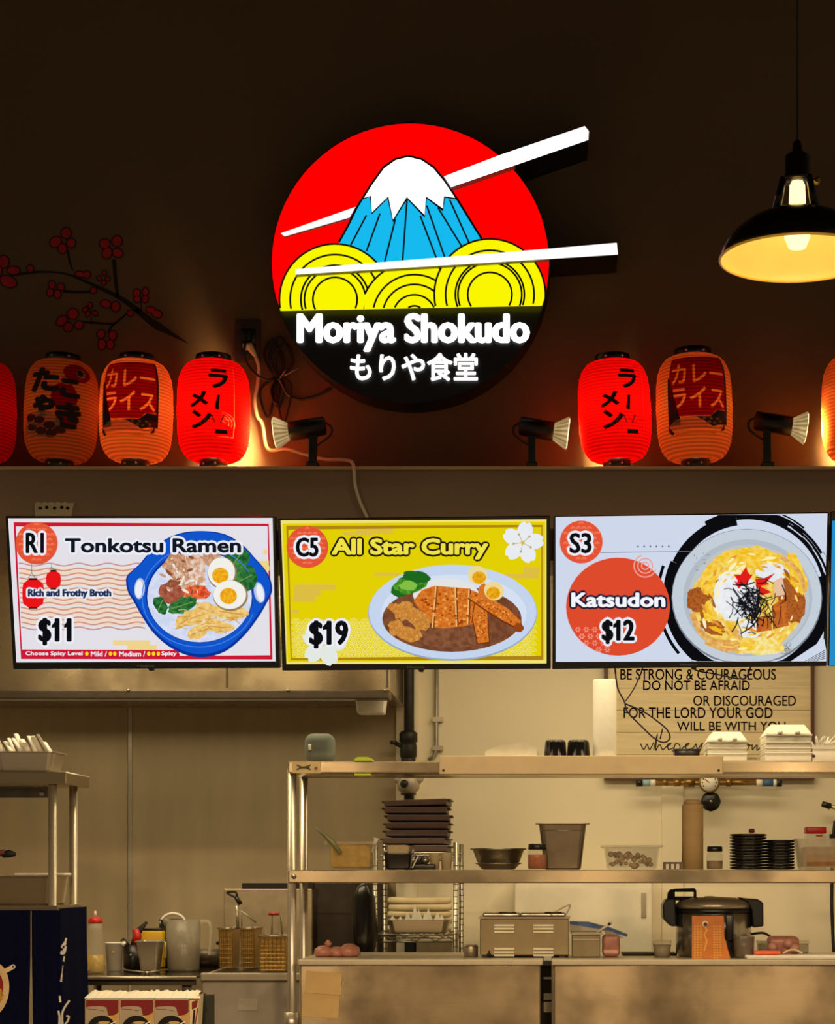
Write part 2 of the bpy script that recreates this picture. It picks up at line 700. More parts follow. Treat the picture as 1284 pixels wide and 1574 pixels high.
# ------------------------------------------------------------------ pipes on the back wall
YP = YB - .13
t = T('standpipe', 'black iron pipe rising beside the steel sheet behind the shelves', 'pipe', P(628, 1300, YP))
t.part('pipe', MB().tube([P(629, 780, YP), P(629, 1345, YP)], .024, IRON, 14))
g = MB()
g.lathe([(.033, 0), (.04, .01), (.04, .06), (.036, .075), (.043, .08), (.043, .12), (.033, .13)], P(628, 1166, YP), IRON, 16)
g.lathe([(.026, 0), (.034, .006), (.034, .045), (.026, .05)], P(628, 1178, YP), IRON, 16)
g.tube([P(622, 1150, YP), P(606, 1141, YP - .01)], .010, IRON, 8)
g.lathe([(.016, 0), (.016, .016)], P(605, 1144, YP - .01), IRON, 10)
t.part('coupling', g)
VALV = pm('grey_cast_valve', (176, 164, 150), .5, .4, .15)
g = MB()
g.lathe([(.03, 0), (.05, .015), (.056, .045), (.05, .075), (.03, .09)], P(628, 1219, YP - .03), VALV, 18)
for s_ in (-1, 1):
    g.tube([P(628 + s_ * 8, 1203, YP - .04), P(628 + s_ * 18, 1197, YP - .04), P(628 + s_ * 21, 1188, YP - .04)], [.022, .02, .014], VALV, 10)
g.lathe([(.018, 0), (.02, .02), (.012, .03)], P(622, 1205, YP - .09), IRON, 12, axis='Y')
t.part('valve_body', g, label='grey cast valve body')
t.part('flange', MB().lathe([(.035, 0), (.038, .006), (.035, .012)], P(628, 1222, YP), STEELD, 16))

t = T('conduit', 'thin grey conduit running down the cream wall right of the black pipe', 'conduit', P(671, 1165, YB - .02))
t.part('tube', MB().tube([P(672, 800, YB - .02), P(671, 1150, YB - .02), P(668, 1163, YB - .03), P(658, 1168, YB - .03)], .010, pm('galvanised', (150, 146, 136), .4, .6), 10))
g = MB()
for py in (1106, 1150):
    g.box(PX(665, YB - .03), PX(681, YB - .03), YB - .033, YB - .005, PZ(py + 4, YB), PZ(py - 3, YB), STEEL)
split_parts(t, 'clip', g)

# gas line with gauge
YG = YB - .09
t = T('gas_line', 'horizontal brass gas line with blue tape ends under the top shelf', 'pipe', P(1090, 1203, YG))
t.part('pipe', MB().tube([P(984, 1204, YG), P(1196, 1203, YG)], .012, BRASS, 12))
BLUE = pm('blue_tape', (58, 104, 150), .5, 0, .2)
g = MB()
for a, b, rr, mm in ((978, 988, .018, BLACKP), (988, 1000, .016, pm('pale_blue_tape', (150, 190, 205), .5)), (1000, 1008, .0165, WHITEP),
                     (1163, 1172, .017, WHITEP), (1172, 1189, .017, BLUE), (1189, 1194, .0175, WHITEP), (1194, 1202, .019, BLACKP)):
    g.tube([P(a, 1203.5, YG), P(b, 1203.5, YG)], rr, mm, 14)
split_parts(t, 'tape_wrap', g)
g = MB()
for a, b, rr in ((1018, 1026, .017), (1036, 1046, .02), (1052, 1068, .024), (1116, 1124, .022), (1124, 1150, .015)):
    g.tube([P(a, 1203, YG), P(b, 1203, YG)], rr, BRASS, 6)
g.lathe([(.03, 0), (.042, .02), (.042, .055), (.03, .075)], P(1092, 1215, YG), BRASS, 18)
split_parts(t, 'fitting', g)
gc = P(1090.5, 1203, YG - .06)
d = t.part('gauge', MB().lathe([(.044, -.04), (.046, 0), (.050, .004), (.050, .01), (.043, .012)], gc, BRASS, 26, axis='Y'), label='round brass gauge')
g = MB().lathe([(.0, .0125), (.041, .0125), (.041, .011)], gc, PAPERW, 24, axis='Y')
for k in range(9):
    a = math.radians(-30 + k * 30)
    g.box(gc.x + .033 * math.cos(a) - .003, gc.x + .033 * math.cos(a) + .003, gc.y - .014, gc.y - .0125, gc.z + .033 * math.sin(a) - .003, gc.z + .033 * math.sin(a) + .003, BLACKP)
g.tube([gc + Vector((0, -.0145, 0)), gc + Vector((-.022, -.0145, .016))], .002, RED, 5)
t.part('dial', g, d)
kc = P(1093, 1232, YG - .05)
t.part('valve_knob', MB().lathe([(.02, -.03), (.043, -.01), (.047, .0), (.045, .008), (.012, .013), (.0, .013)], kc, BLACKP, 24, axis='Y',
       wob=lambda a, i: 1 + .03 * math.cos(8 * a)), label='black round knob')
t.part('knob_screw', MB().lathe([(.007, .012), (.007, .016), (0, .0165)], kc, CHROME, 10, axis='Y'))

# pot filler tap at the right edge
t = T('pot_filler', 'black handled wall tap at the right edge above the red lidded tub', 'tap', P(1284, 1243, YB))
t.part('spout', MB().tube([P(1275, 1239, YB - .12), P(1300, 1246, YB - .12), P(1330, 1248, YB - .1), P(1338, 1250, YB)], .011, STEEL, 10))
t.part('handle', MB().tube([P(1264, 1235.5, YB - .12), P(1277, 1239.5, YB - .12)], [.014, .016], BLACKP, 12), label='black rubber grip')
t = T('spray_hose', 'dark hose hanging down the back wall at the right edge', 'hose', P(1281, 1400, YB - .04))
t.part('hose', MB().tube(cr([P(1284, 1262, YB - .03), P(1281, 1300, YB - .04), P(1279, 1380, YB - .03), P(1281, 1440, YB - .03), P(1284, 1500, YB - .03)]), .008, RUBBER, 8))
t.part('clamp', MB().pbox(1277, 1292, 1282, 1290, YB - .05, .045, BLACKP))

# ------------------------------------------------------------------ framed saying on the back wall
YF = YB - .03
t = T('wall_plaque', 'pale wooden plaque with a black printed saying, partly behind the foam boxes', 'plaque', P(1090, 1190, YB))
PINE = pm('pale_pine_board', (222, 206, 168), .7, 0, .10, 4, (1, 1, 12))
g = MB()
for i in range(6):
    y0 = 990 + i * 34
    g.pbox(934, 1248, y0, y0 + 33.4, YF, .025, PINE)
t.part('board', g)
FRM = pm('dark_wood_frame', (84, 48, 28), .5, 0, .2, 6, (1, 1, .1))
g = MB()
for a in ((929, 935, 984, 1199), (1247, 1252.5, 984, 1199), (935, 1247, 984, 990), (935, 1247, 1193, 1199)):
    g.pbox(*a, YF - .012, .04, FRM)
t.part('frame', g)
INK = pm('black_ink', (38, 32, 30), .7, 0, .1)
cv = Canvas(lambda x, y, l: P(x, y, YF - .002))
for body, bx in (('BE STRONG & COURAGEOUS', (954, 1028, 1193, 1045)), ('DO NOT BE AFRAID', (989, 1046, 1153, 1061)),
                 ('OR DISCOURAGED', (1066, 1069, 1224, 1085)), ('FOR THE LORD YOUR GOD', (959, 1087, 1188, 1104)),
                 ('WILL BE WITH YOU', (1041, 1109, 1208, 1123))):
    cv.text(body, bx, INK, .12)
# brush script line, written as one running stroke
def script(pts, w):
    cv.line(cr([(x, y, 0) for x, y in pts], 5), w, INK)
script([(985, 1143), (990, 1152), (995, 1144), (999, 1152), (1005, 1141)], 1.6)
script([(1005, 1153), (1011, 1128), (1008, 1153), (1014, 1144), (1019, 1152), (1025, 1147)], 1.6)
script([(1024, 1148), (1032, 1143), (1027, 1144), (1028, 1152), (1036, 1149)], 1.6)
script([(1036, 1152), (1039, 1143), (1045, 1145), (1046, 1153), (1052, 1147)], 1.6)
script([(1052, 1148), (1060, 1143), (1055, 1144), (1056, 1152), (1066, 1149), (1070, 1143)], 1.6)
script([(1070, 1143), (1073, 1151), (1080, 1142), (1074, 1160)], 1.6)
script([(1140, 1150), (1147, 1143), (1152, 1146), (1148, 1153), (1143, 1149), (1149, 1145), (1156, 1146)], 1.6)
script([(1157, 1144), (1157, 1152), (1164, 1145), (1164, 1153), (1171, 1147)], 1.6)
cv.text('JOSHUA 1:9', (1149, 1164, 1171, 1168), INK)
t.part('printed_saying', cv.mb, label='black lettering')

# ------------------------------------------------------------------ white upright freezer behind the counter
t = T('white_freezer', 'plain white upright freezer doors behind the counter, left of the rice cooker', 'freezer', P(900, 1500, 9.0))
FRZ = pm('white_enamel', (234, 228, 208), .4, 0, .03)
g = MB()
fx0, fx1 = PX(791, 9.0), PX(1003, 9.0)
zf = PZ(1349, 9.0)
g.box(fx0, fx1, 9.03, YB - .02, .05, zf, FRZ)
t.part('cabinet', g, bevel=.006)
dr = t.part('door', MB().box(fx0, fx1, 8.99, 9.025, .08, zf - .004, FRZ), bevel=.008)
t.part('handle_slot', MB().pbox(986, 994, 1372, 1411, 8.986, .006, pm('grey_recess', (168, 158, 138), .6), r=.003), dr, label='grey slot')
t.part('feet', MB().box(fx0 + .03, fx1 - .03, 9.06, YB - .05, 0, .05, BLACKP))

# ------------------------------------------------------------------ work tables with steel front panels
YT, YTB = 7.55, 8.25
ZC = PZ(1475, YT)
def work_table(px0, px1, label, posts):
    t = T('work_table', label, 'table', (PX((px0 + px1) / 2, YT), (YT + YTB) / 2, 0), 'steel work tables')
    x0, x1 = PX(px0, YT), PX(px1, YT)
    t.part('table_top', MB().box(x0, x1, YT - .01, YTB, ZC - .022, ZC, pm('table_edge_steel', (206, 196, 172), .4, .6, .06)), bevel=.004)
    t.part('front_panel', MB().box(x0 + .01, x1 - .01, YT, YT + .02, .35, ZC - .022, STEELH), bevel=.004)
    for i, (lx, ly) in enumerate(((x0 + .02, YT + .045), (x1 - .04, YT + .045), (x0 + .02, YTB - .05), (x1 - .04, YTB - .05))):
        t.part('leg', MB().tube([(lx, ly, 0), (lx, ly, ZC - .022)], .02, STEEL, 12))
    t.part('under_shelf', MB().box(x0 + .02, x1 - .02, YT + .05, YTB - .02, .25, .27, STEEL))
    return t
tl = work_table(458, 835, 'left steel work table with a brown sheen front, carrying the wire rack side', 0)
tr = work_table(848, 1365, 'right steel work table under the rice cooker', 0)

t = T('storage_bin', 'dark bin with white labels glimpsed through the gap between the two steel tables', 'bin', (PX(842, 8.3), 8.35, 0))
t.part('bin', MB().box(PX(822, 8.3), PX(866, 8.3), 8.3, 8.42, 0, PZ(1484, 8.3), pm('dark_bin_plastic', (44, 38, 32), .6)), bevel=.004)
for a, b in ((1502, 1505), (1527, 1537), (1540, 1556)):
    t.part('label', MB().pbox(836, 849, a, b, 8.297, .004, PAPERW), label='white label strip')
t.part('blue_lid', MB().pbox(830, 855, 1477, 1484, 8.295, .06, pm('grey_blue_lid', (120, 130, 150), .5)), label='grey blue lid edge')

# overshelf standing across both tables
YO, YOB = 7.60, 8.02
t = T('overshelf', 'two tier stainless overshelf standing on the work tables', 'shelf unit', (PX(870, YO), YO, ZC))
ZT, ZM = PZ(1170, YO), PZ(1337, YO)
ox0, ox1 = PX(443, YO), PX(1362, YO)
SHF = brushed('shelf_edge_steel', (168, 152, 124))
t.part('top_tier', MB().box(ox0, ox1, YO, YOB, ZT - .046, ZT, SHF), bevel=.004)
t.part('middle_tier', MB().box(ox0, ox1, YO, YOB, ZM - .052, ZM, SHF), bevel=.005)
t.part('ticket_rail', MB().box(PX(675, YO - .02), PX(1112, YO - .02), YO - .022, YO - .001, PZ(1191, YO), PZ(1162, YO), pm('ticket_rail_steel', (188, 170, 136), .45, .5, .05)), bevel=.003)
g = MB()
for px in (682, 1105):
    g.lathe([(.005, 0), (.005, .004), (0, .0045)], P(px, 1184, YO - .022), BLACKP, 10, axis='Y')
split_parts(t, 'rail_screw', g)
pl = t.part('maker_plate', MB().pbox(449, 493, 1171, 1188.5, YO - .004, .004, pm('pale_plate', (214, 190, 140), .5, .2)), label='pale plate with a dark green emblem')
cv = Canvas(lambda x, y, l: P(x, y, YO - .0045 - .0003 * l))
EMB = pm('dark_green_emblem', (64, 70, 40), .6)
cv.line([(456, 1176), (466, 1180), (478, 1176)], 2, EMB); cv.line([(456, 1183), (466, 1179), (478, 1183)], 2, EMB); cv.line([(460, 1180), (476, 1180)], 2.4, EMB)
cv.ell(486, 1181, 2.4, 2.4, pm('rust_mark', (150, 96, 58), .6))
t.part('emblem', cv.mb, pl)
for lx, ly, zt in ((PX(449, YO + .03), YO + .03, ZT), (PX(449, YO + .03), YOB - .03, ZT), (1.27, YO + .03, ZT), (1.27, YOB - .03, ZT)):
    zlow = ZC + .0015 if lx > 0 else .0
    t.part('post', MB().tube([(lx, ly, zlow if ly > 7.8 else zlow), (lx, ly, zt - .03)], .0175, STEEL, 14))
g = MB()
g.tube([P(448, 1556, YO - .005), P(448, 1590, YO - .005)], .03, STEEL, 14)
g.tube([P(448, 1565, YO - .005), P(453, 1564, YO - .005)], .022, STEEL, 12)
t.part('joint', g)
g = MB().lathe([(.008, 0), (.010, .004), (0, .008)], P(452, 1347, YO), CHROME, 12, axis='Y')
t.part('shelf_screw', g)
# two beige paper sheets taped on the left panel
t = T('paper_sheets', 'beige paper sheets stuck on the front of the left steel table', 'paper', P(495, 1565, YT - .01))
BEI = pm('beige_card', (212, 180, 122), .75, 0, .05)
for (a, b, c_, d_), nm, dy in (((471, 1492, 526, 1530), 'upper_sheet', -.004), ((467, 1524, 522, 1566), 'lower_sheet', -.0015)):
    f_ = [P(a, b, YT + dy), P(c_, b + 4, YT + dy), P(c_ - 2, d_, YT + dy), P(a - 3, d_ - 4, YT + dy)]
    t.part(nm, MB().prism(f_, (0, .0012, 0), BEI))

# ------------------------------------------------------------------ things on the top shelf
YI = 7.74
def zt_(dy=0): return ZT + .001
def S_(Y): return F / Y
z = zt_()
# grey speaker
t = T('smart_speaker', 'small grey green fabric speaker on the left end of the top shelf', 'speaker', (PX(493, YI), YI, z))
GRN = pm('grey_green_fabric', (100, 108, 102), .8, 0, .1, 200, bump=.15)
t.part('body', MB().rbox(PX(470, YI), PX(515, YI), YI - .05, YI + .05, z, PZ(1128, YI), GRN, .032, 5, taper=1.0))
lx = PX(475, YI - .05)
t.part('logo_patch', MB().pbox(474, 478.5, 1144, 1153, YI - .0525, .004, WHITEP, r=.0015), label='tiny pale mark')
# lime clip
LIME = pm('lime_plastic', (196, 220, 20), .4, 0, .05)
t = T('lime_clip', 'bright lime green clip gripping the edge of the top shelf', 'clip', P(558, 1170, YO - .01))
g = MB()
pts = [P(544, 1169.5, YO - .004), P(545.5, 1166, YO - .004), P(550, 1163.5, YO - .004), P(566, 1163.5, YO - .004), P(571, 1166, YO - .004), P(573, 1169.5, YO - .004)]
g.prism(pts, (0, .09, 0), LIME)
t.part('cap', g)
t.part('lower_jaw', MB().pbox(545, 570, 1189, 1192, YO - .004, .08, LIME))
# plastic bag of lids
t = T('bag_of_lids', 'clear plastic bag of white lids lying on the top shelf', 'bag', (PX(784, YI), YI, z))
BAG = pm('clear_bag', (240, 232, 212), .3, 0, .06, alpha=.75)
g = MB()
pts = [(742, 1161), (747, 1154), (760, 1149), (775, 1144), (790, 1144), (802, 1140), (818, 1146), (825, 1150), (826, 1161)]
prof = [P(x, y, YI - .06) for x, y in pts]
prof[0].z = prof[-1].z = z
n_ = len(prof)
g.add(prof + [p + Vector((.01, .15, (p.z - z) * -.25)) for p in prof], [tuple(range(n_)), tuple(range(n_, 2 * n_))[::-1]] + [(i, i + 1, n_ + i + 1, n_ + i) for i in range(n_ - 1)], BAG)
t.part('film', g)
g = MB()
for k in range(3):
    g.lathe([(.05, 0), (.052, .004), (.048, .008), (.0, .009)], (PX(775 + k * 13, YI), YI + .02, z + .006 + k * .008), WHITEP, 24)
split_parts(t, 'lid', g)
# black containers upside down
BK = pm('glossy_black_tub', (18, 17, 17), .25, 0, .2)
for k, (a, b) in enumerate(((836, 872), (871, 908))):
    t = T('black_takeout_tub', ('left' if k == 0 else 'right') + ' of two black ribbed takeout tubs turned upside down on the top shelf', 'tub', (PX((a + b) / 2, YI), YI, z), 'black tubs on the top shelf')
    g = MB()
    cx = PX((a + b) / 2, YI); hw = (b - a) / 2 * YI / F
    g.lathe([(hw * 1.02, 0), (hw * 1.02, .004), (hw * .96, .006), (hw * .84, PZ(1141, YI) - z), (hw * .75, PZ(1138, YI) - z), (0, PZ(1138.5, YI) - z)], (cx, YI, z), BK, 48, smooth=False,
            wob=lambda a, i: 1 + (.04 * math.cos(12 * a) if 2 <= i <= 3 else 0))
    t.part('tub', g)
    t.part('rim', MB().tube([(cx + hw * math.cos(q) * 1.03, YI + hw * math.sin(q) * 1.03, z + .003) for q in (2 * PI * j / 28 for j in range(28))], .0025, BK, 6, True))
# tall stack of white foam cups
t = T('cup_stack', 'tall sleeve of white foam cups standing on the top shelf before the plaque', 'cups', (PX(930, YI), YI, z))
g = MB()
zt1 = PZ(1045, YI)
hw = 18 * YI / F
prof = [(hw * .95, 0)]
prof += [(hw, .01), (hw, zt1 - z - .008), (hw * .94, zt1 - z), (hw * .9, zt1 - z - .001), (0, zt1 - z - .004)]
g.lathe(prof, (PX(930, YI), YI, z), FOAM, 32)
t.part('sleeve', g)
# small black box
t = T('black_lid_stack', 'low black tray on the top shelf left of the smaller foam box pile', 'tray', (PX(1055, YI), YI, z))
t.part('tray', MB().rbox(PX(1036, YI), PX(1075, YI), YI - .05, YI + .05, z, PZ(1153, YI), BK, .004, taper=.92))
t.part('rim', MB().rbox(PX(1034, YI), PX(1077, YI), YI - .055, YI + .055, PZ(1155, YI), PZ(1152, YI), BK, .002))

def clamshell_stack(pxc, w, tops, bottom_z, Y, where):
    """foam boxes nested in a pile; every box its own thing"""
    n = len(tops)
    for i, (y0, y1) in enumerate(tops):
        x0, x1 = PX(pxc - w / 2, Y), PX(pxc + w / 2, Y)
        last = i == n - 1
        za, zb_ = PZ(y0, Y), PZ(y1, Y)
        if i == 0:
            za = bottom_z
        nm = ['bottom', 'second from bottom', 'third from bottom', 'fourth from bottom'][i] if not last else 'topmost'
        lab = 'white foam takeout box, %s of the %s' % (nm, where)
        t = T('foam_box', lab, 'box', ((x0 + x1) / 2, Y, za), 'foam takeout boxes on the top shelf')
        base_top = zb_ if not last else za + (zb_ - za) * .42
        g = MB().rbox(x0, x1, Y - .11, Y + .11, za + .0003, base_top - .0004, FOAM, .006, 3)
        t.part('base', g)
        t.part('rim', MB().rbox(x0 - .003, x1 + .003, Y - .114, Y + .114, base_top - .007, base_top - .002, FOAM, .002))
        if last:
            g = MB()
            cx = (x0 + x1) / 2
            hw = (x1 - x0) / 2
            bm_ = [(-hw, -.11), (hw, -.11), (hw, .11), (-hw, .11)]
            tp = [(-hw * .72, -.075), (hw * .72, -.075), (hw * .72, .075), (-hw * .72, .075)]
            vs = [(cx + x, Y + y, base_top) for x, y in bm_] + [(cx + x, Y + y, zb_) for x, y in tp]
            g.add(vs, [(0, 1, 5, 4), (1, 2, 6, 5), (2, 3, 7, 6), (3, 0, 4, 7), (4, 5, 6, 7), (0, 3, 2, 1)], FOAM)
            g.rbox(cx - hw * .5, cx - hw * .28, Y - .125, Y - .1, base_top, base_top + .012, FOAM, .003)
            g.rbox(cx + hw * .25, cx + hw * .47, Y - .125, Y - .1, base_top, base_top + .012, FOAM, .003)
            t.part('lid', g, bevel=.006)
clamshell_stack(1115, 59, ((1170, 1159), (1159, 1151), (1151, 1127)), z, 7.78, 'shorter pile by the plaque')
clamshell_stack(1208, 70, ((1170, 1158), (1158, 1150), (1150, 1142), (1142, 1116)), z, 7.78, 'taller pile right of the plaque')
# carton with cutlery
t = T('cutlery_carton', 'white carton heaped with wrapped cutlery at the right end of the top shelf', 'carton', (PX(1268, YI), YI, z))
t.part('carton', MB().rbox(PX(1246, YI), PX(1310, YI), YI - .07, YI + .08, z, PZ(1148, YI), PAPERW, .003))
t.part('flap', MB().box(PX(1245, YI), PX(1311, YI), YI - .073, YI - .07, PZ(1153, YI), PZ(1147, YI), PAPERW))
t.part('hole', MB().lathe([(.006, 0), (.006, .001), (0, .001)], P(1251, 1162, YI - .0715), BLACKP, 12, axis='Y'), label='black dot')
g = MB()
for k in range(14):
    px = 1249 + rnd.uniform(0, 40)
    a = P(px, 1148, YI + rnd.uniform(-.05, .05))
    b = a + Vector((rnd.uniform(-.05, .05), rnd.uniform(-.03, .03), rnd.uniform(.015, .06)))
    g.tube([a, b], [.007, .004], WHITEP, 5, flat=.4)
split_parts(t, 'wrapped_packet', g)

# ------------------------------------------------------------------ things on the middle shelf
z = ZM + .001
YI = 7.78
# tub of tongs
t = T('utensil_tub', 'clear tub of yellow food with olive tongs at the left end of the middle shelf', 'tub', (PX(540, YI), YI, z))
YEL = pm('yellow_pulp', (222, 176, 40), .6, 0, .2, 40)
t.part('tub', MB().pan(PX(505, YI), PX(580, YI), YI - .09, YI + .09, z, PZ(1295, YI), CLEAR, taper=.94))
t.part('contents', MB().rbox(PX(512, YI), PX(572, YI), YI - .07, YI + .07, z + .006, PZ(1297, YI), YEL, .012, 3), label='yellow contents')
t.part('tongs', MB().tube([P(524, 1312, YI - .1), P(512, 1296, YI - .1), P(500, 1284, YI - .1), P(484, 1272, YI - .1)], [.016, .024, .018, .006], pm('olive_handle', (120, 122, 84), .5), 8, flat=.5), label='olive tongs')
t.part('spoon', MB().tube([P(572, 1310, YI - .06), P(578, 1292, YI - .05), P(579, 1288, YI - .05)], [.004, .009, .012], WHITEP, 8, flat=.5), label='white spoon')
t.part('lid_edge', MB().box(PX(503, YI), PX(582, YI), YI - .094, YI - .088, PZ(1298, YI), PZ(1294, YI), FROST))

# ------------------------------------------------------------------ chrome wire rack behind the table
YR, YRB = 8.45, 8.95
t = T('wire_rack', 'chrome wire shelving rack behind the work table, loaded with brown trays', 'rack', (PX(640, YR), YR, 0))
rx0, rx1 = PX(577, YR), PX(701, YR)
zr1, zr2 = PZ(1311, YR), PZ(1437, YR)
for lx in (rx0, rx1):
    for ly in (YR, YRB):
        g = MB().tube([(lx, ly, 0), (lx, ly, PZ(1295, YR))], (.0105), CHROME, 12)
        for k in range(26):
            zz = .8 + k * .027
            if zz < PZ(1297, YR):
                g.lathe([(.0105, 0), (.0112, .002), (.0105, .004)], (lx, ly, zz), STEELD, 12)
        t.part('post', g)
for zz in (zr1, zr2, .35):
    g = MB()
    for ly in (YR, YRB):
        g.tube([(rx0, ly, zz), (rx1, ly, zz)], .004, CHROME, 6)
        g.tube([(rx0, ly, zz - .03), (rx1, ly, zz - .03)], .004, CHROME, 6)
        zig = [(rx0 + (rx1 - rx0) * k / 8, ly, zz - (.002 if k % 2 else .028)) for k in range(9)]
        g.tube(zig, .0035, CHROME, 6)
    for k in range(13):
        xx = rx0 + (rx1 - rx0) * k / 12
        g.tube([(xx, YR, zz), (xx, YRB, zz)], .0025, CHROME, 5)
    t.part('wire_shelf', g)

# brown trays stacked on it
YTRAY = 8.55
sl = [(1309, 590, 692), (1297, 588, 689), (1285.5, 589, 692), (1273.5, 590, 692), (1261.5, 594, 690), (1249.5, 590, 687), (1240, 598, 683)]
ordn = ['bottom', 'second', 'third', 'fourth', 'fifth', 'sixth', 'topmost']
proto = None
for i, (py, a, b) in enumerate(sl):
    zz = zr1 + .0045 + i * .0335
    lab = ('bottom brown plastic tray of the stack on the wire rack' if i == 0 else 'topmost brown plastic tray of the stack on the wire rack, tilted'
           if i == 6 else '%s brown plastic tray up from the bottom of the stack on the wire rack' % ordn[i])
    loc = (PX((a + b) / 2, YTRAY), YTRAY + .12, zz)
    if proto is None:
        t = T('brown_tray', lab, 'tray', loc, 'stacked brown trays')
        hw = 50 * YTRAY / F
        c_ = Vector(loc)
        t.part('base', MB().rbox(c_.x - hw * .92, c_.x + hw * .92, c_.y - .15, c_.y + .2, zz, zz + .007, BROWNT, .003))
        g = MB()
        for x0, x1, y0, y1 in ((-hw * .95, hw * .95, -.158, -.148), (-hw * .95, hw * .95, .19, .2), (-hw * .95, -hw * .9, -.15, .2), (hw * .9, hw * .95, -.15, .2)):
            g.box(c_.x + x0, c_.x + x1, c_.y + y0, c_.y + y1, zz + .003, zz + .028, BROWNT)
        t.part('rim', g, bevel=.002)
        g = MB()
        for s_ in (-1, 1):
            g.rbox(c_.x + s_ * hw * .99 - .010, c_.x + s_ * hw * .99 + .010, c_.y - .12, c_.y + .1, zz + .020, zz + .028, BROWNT, .002)
        split_parts(t, 'handle', g)
        proto = t.o
    else:
        o = dup(proto, loc, lab)
        o.rotation_euler = (0, math.radians(-2) if i == 6 else 0, math.radians(rnd.uniform(-2, 2)))

# things on the lower wire shelf
zz = zr2 + .0045
t = T('napkin_pan', 'shallow steel pan holding torn white napkins on the wire rack', 'pan', (PX(642, YR), YR + .1, zz))
t.part('pan', MB().pan(PX(595, YR), PX(690, YR), YR + .02, YR + .2, zz, PZ(1414, YR), STEEL, taper=.9))
g = MB()
for px, h in ((604, 8), (615, 7), (628, 14), (638, 26), (645, 18), (655, 12), (660, 20), (672, 14), (680, 9)):
    a = P(px, 1415, YR + .06)
    g.add([a + Vector((-.02, 0, -.01)), a + Vector((.02, -.01, -.01)), a + Vector((.008, .03, -.005)), a + Vector((rnd.uniform(-.006, .006), .005, h * YR / F))],
          [(0, 1, 3), (1, 2, 3), (2, 0, 3), (0, 2, 1)], PAPERW)
split_parts(t, 'napkin', g, None, 'crumpled white napkin')
PLT = pm('ivory_melamine', (222, 206, 166), .5, 0, .06)
for k, py in enumerate((1414, 1404, 1394, 1383, 1371)):
    lab = '%s ivory platter of the pile on the wire rack behind the napkin pan' % ['lowest', 'second', 'middle', 'fourth', 'topmost'][k]
    g = MB()
    z0 = zz + .0 + k * .031
    hx = 50 * 8.7 / F
    dx = (k % 2) * .004
    t = T('ivory_platter', lab, 'platter', (PX(645, 8.8) + dx, 8.81, z0), 'ivory platters on the wire rack')
    t.part('platter', MB().lathe([(hx * .8, 0), (hx * .97, .003), (hx, .012), (hx * .99, .024), (hx * .95, .0295), (hx * .9, .0305), (0, .0305)], (PX(645, 8.8) + dx, 8.81, z0), PLT, 36, sy=.9))
# black bag hung on the left of the rack
t = T('black_bag', 'black plastic bag hanging on the left side of the wire rack', 'bag', P(560, 1460, 8.4))
g = MB()
BAGB = pm('black_bag_film', (20, 18, 17), .3, 0, .3, 12, bump=.6)
c_ = P(560, 1469, 8.36)
hz = (1469 - 1358) * 8.4 / F
g.lathe([(.02, 0), (.04, .02), (.052, hz * .3), (.05, hz * .55), (.048, hz * .8), (.03, hz * .95), (.012, hz)], c_, BAGB, 18, wob=lambda a, i: 1 + .08 * math.sin(3 * a + i) + .05 * math.cos(5 * a))
t.part('bag', g)
t.part('twist_tie', MB().tube([P(543, 1437, 8.33), P(550, 1432, 8.33), P(556, 1430, 8.33), P(566, 1427, 8.33)], .006, WHITEP, 6, flat=.5), label='white tie')
t.part('hook', MB().tube([P(561, 1358, 8.37), P(566, 1350, 8.41), P(573, 1351, 8.43)], .004, STEEL, 6))

# black bin with folded towel
z = ZM + .001
YI = 7.76
t = T('black_bin', 'square black bin with a folded grey towel on the middle shelf before the brown trays', 'bin', (PX(613, YI), YI, z))
t.part('bin', MB().pan(PX(592, YI), PX(634, YI), YI - .06, YI + .06, z, PZ(1312, YI), BLACKP, taper=.86))
t.part('towel', MB().rbox(PX(597, YI), PX(631, YI), YI - .07, YI + .04, PZ(1314, YI), PZ(1299, YI), pm('beige_towel', (178, 164, 132), .9, 0, .1, 90, bump=.4), .012, 3), label='beige folded towel')
split_parts(t, 'clip', MB().tube([P(590, 1310, YI - .06), P(596, 1309, YI - .06)], .006, CHROME, 8).tube([P(632, 1311, YI - .06), P(637, 1306, YI - .06)], .007, CHROME, 8))
t = T('black_scale', 'small black gadget with a silver dial beside the square bin', 'scale', (PX(652, YI), YI, z))
t.part('base', MB().rbox(PX(634, YI), PX(670, YI), YI - .05, YI + .04, z, PZ(1328, YI), BLACKP, .004))
t.part('stem', MB().rbox(PX(638, YI), PX(650, YI), YI - .03, YI + .03, PZ(1329, YI), PZ(1316, YI), BLACKP, .004))
t.part('dial', MB().lathe([(.016, 0), (.018, .02), (.0, .022)], P(654, 1322, YI - .02), CHROME, 18, axis='Y'), label='silver dial')
t.part('cord', MB().tube(cr([P(634, 1334, YI - .06), P(640, 1322, YI - .06), P(644, 1314, YI - .05)]), .0025, WHITEP, 6))
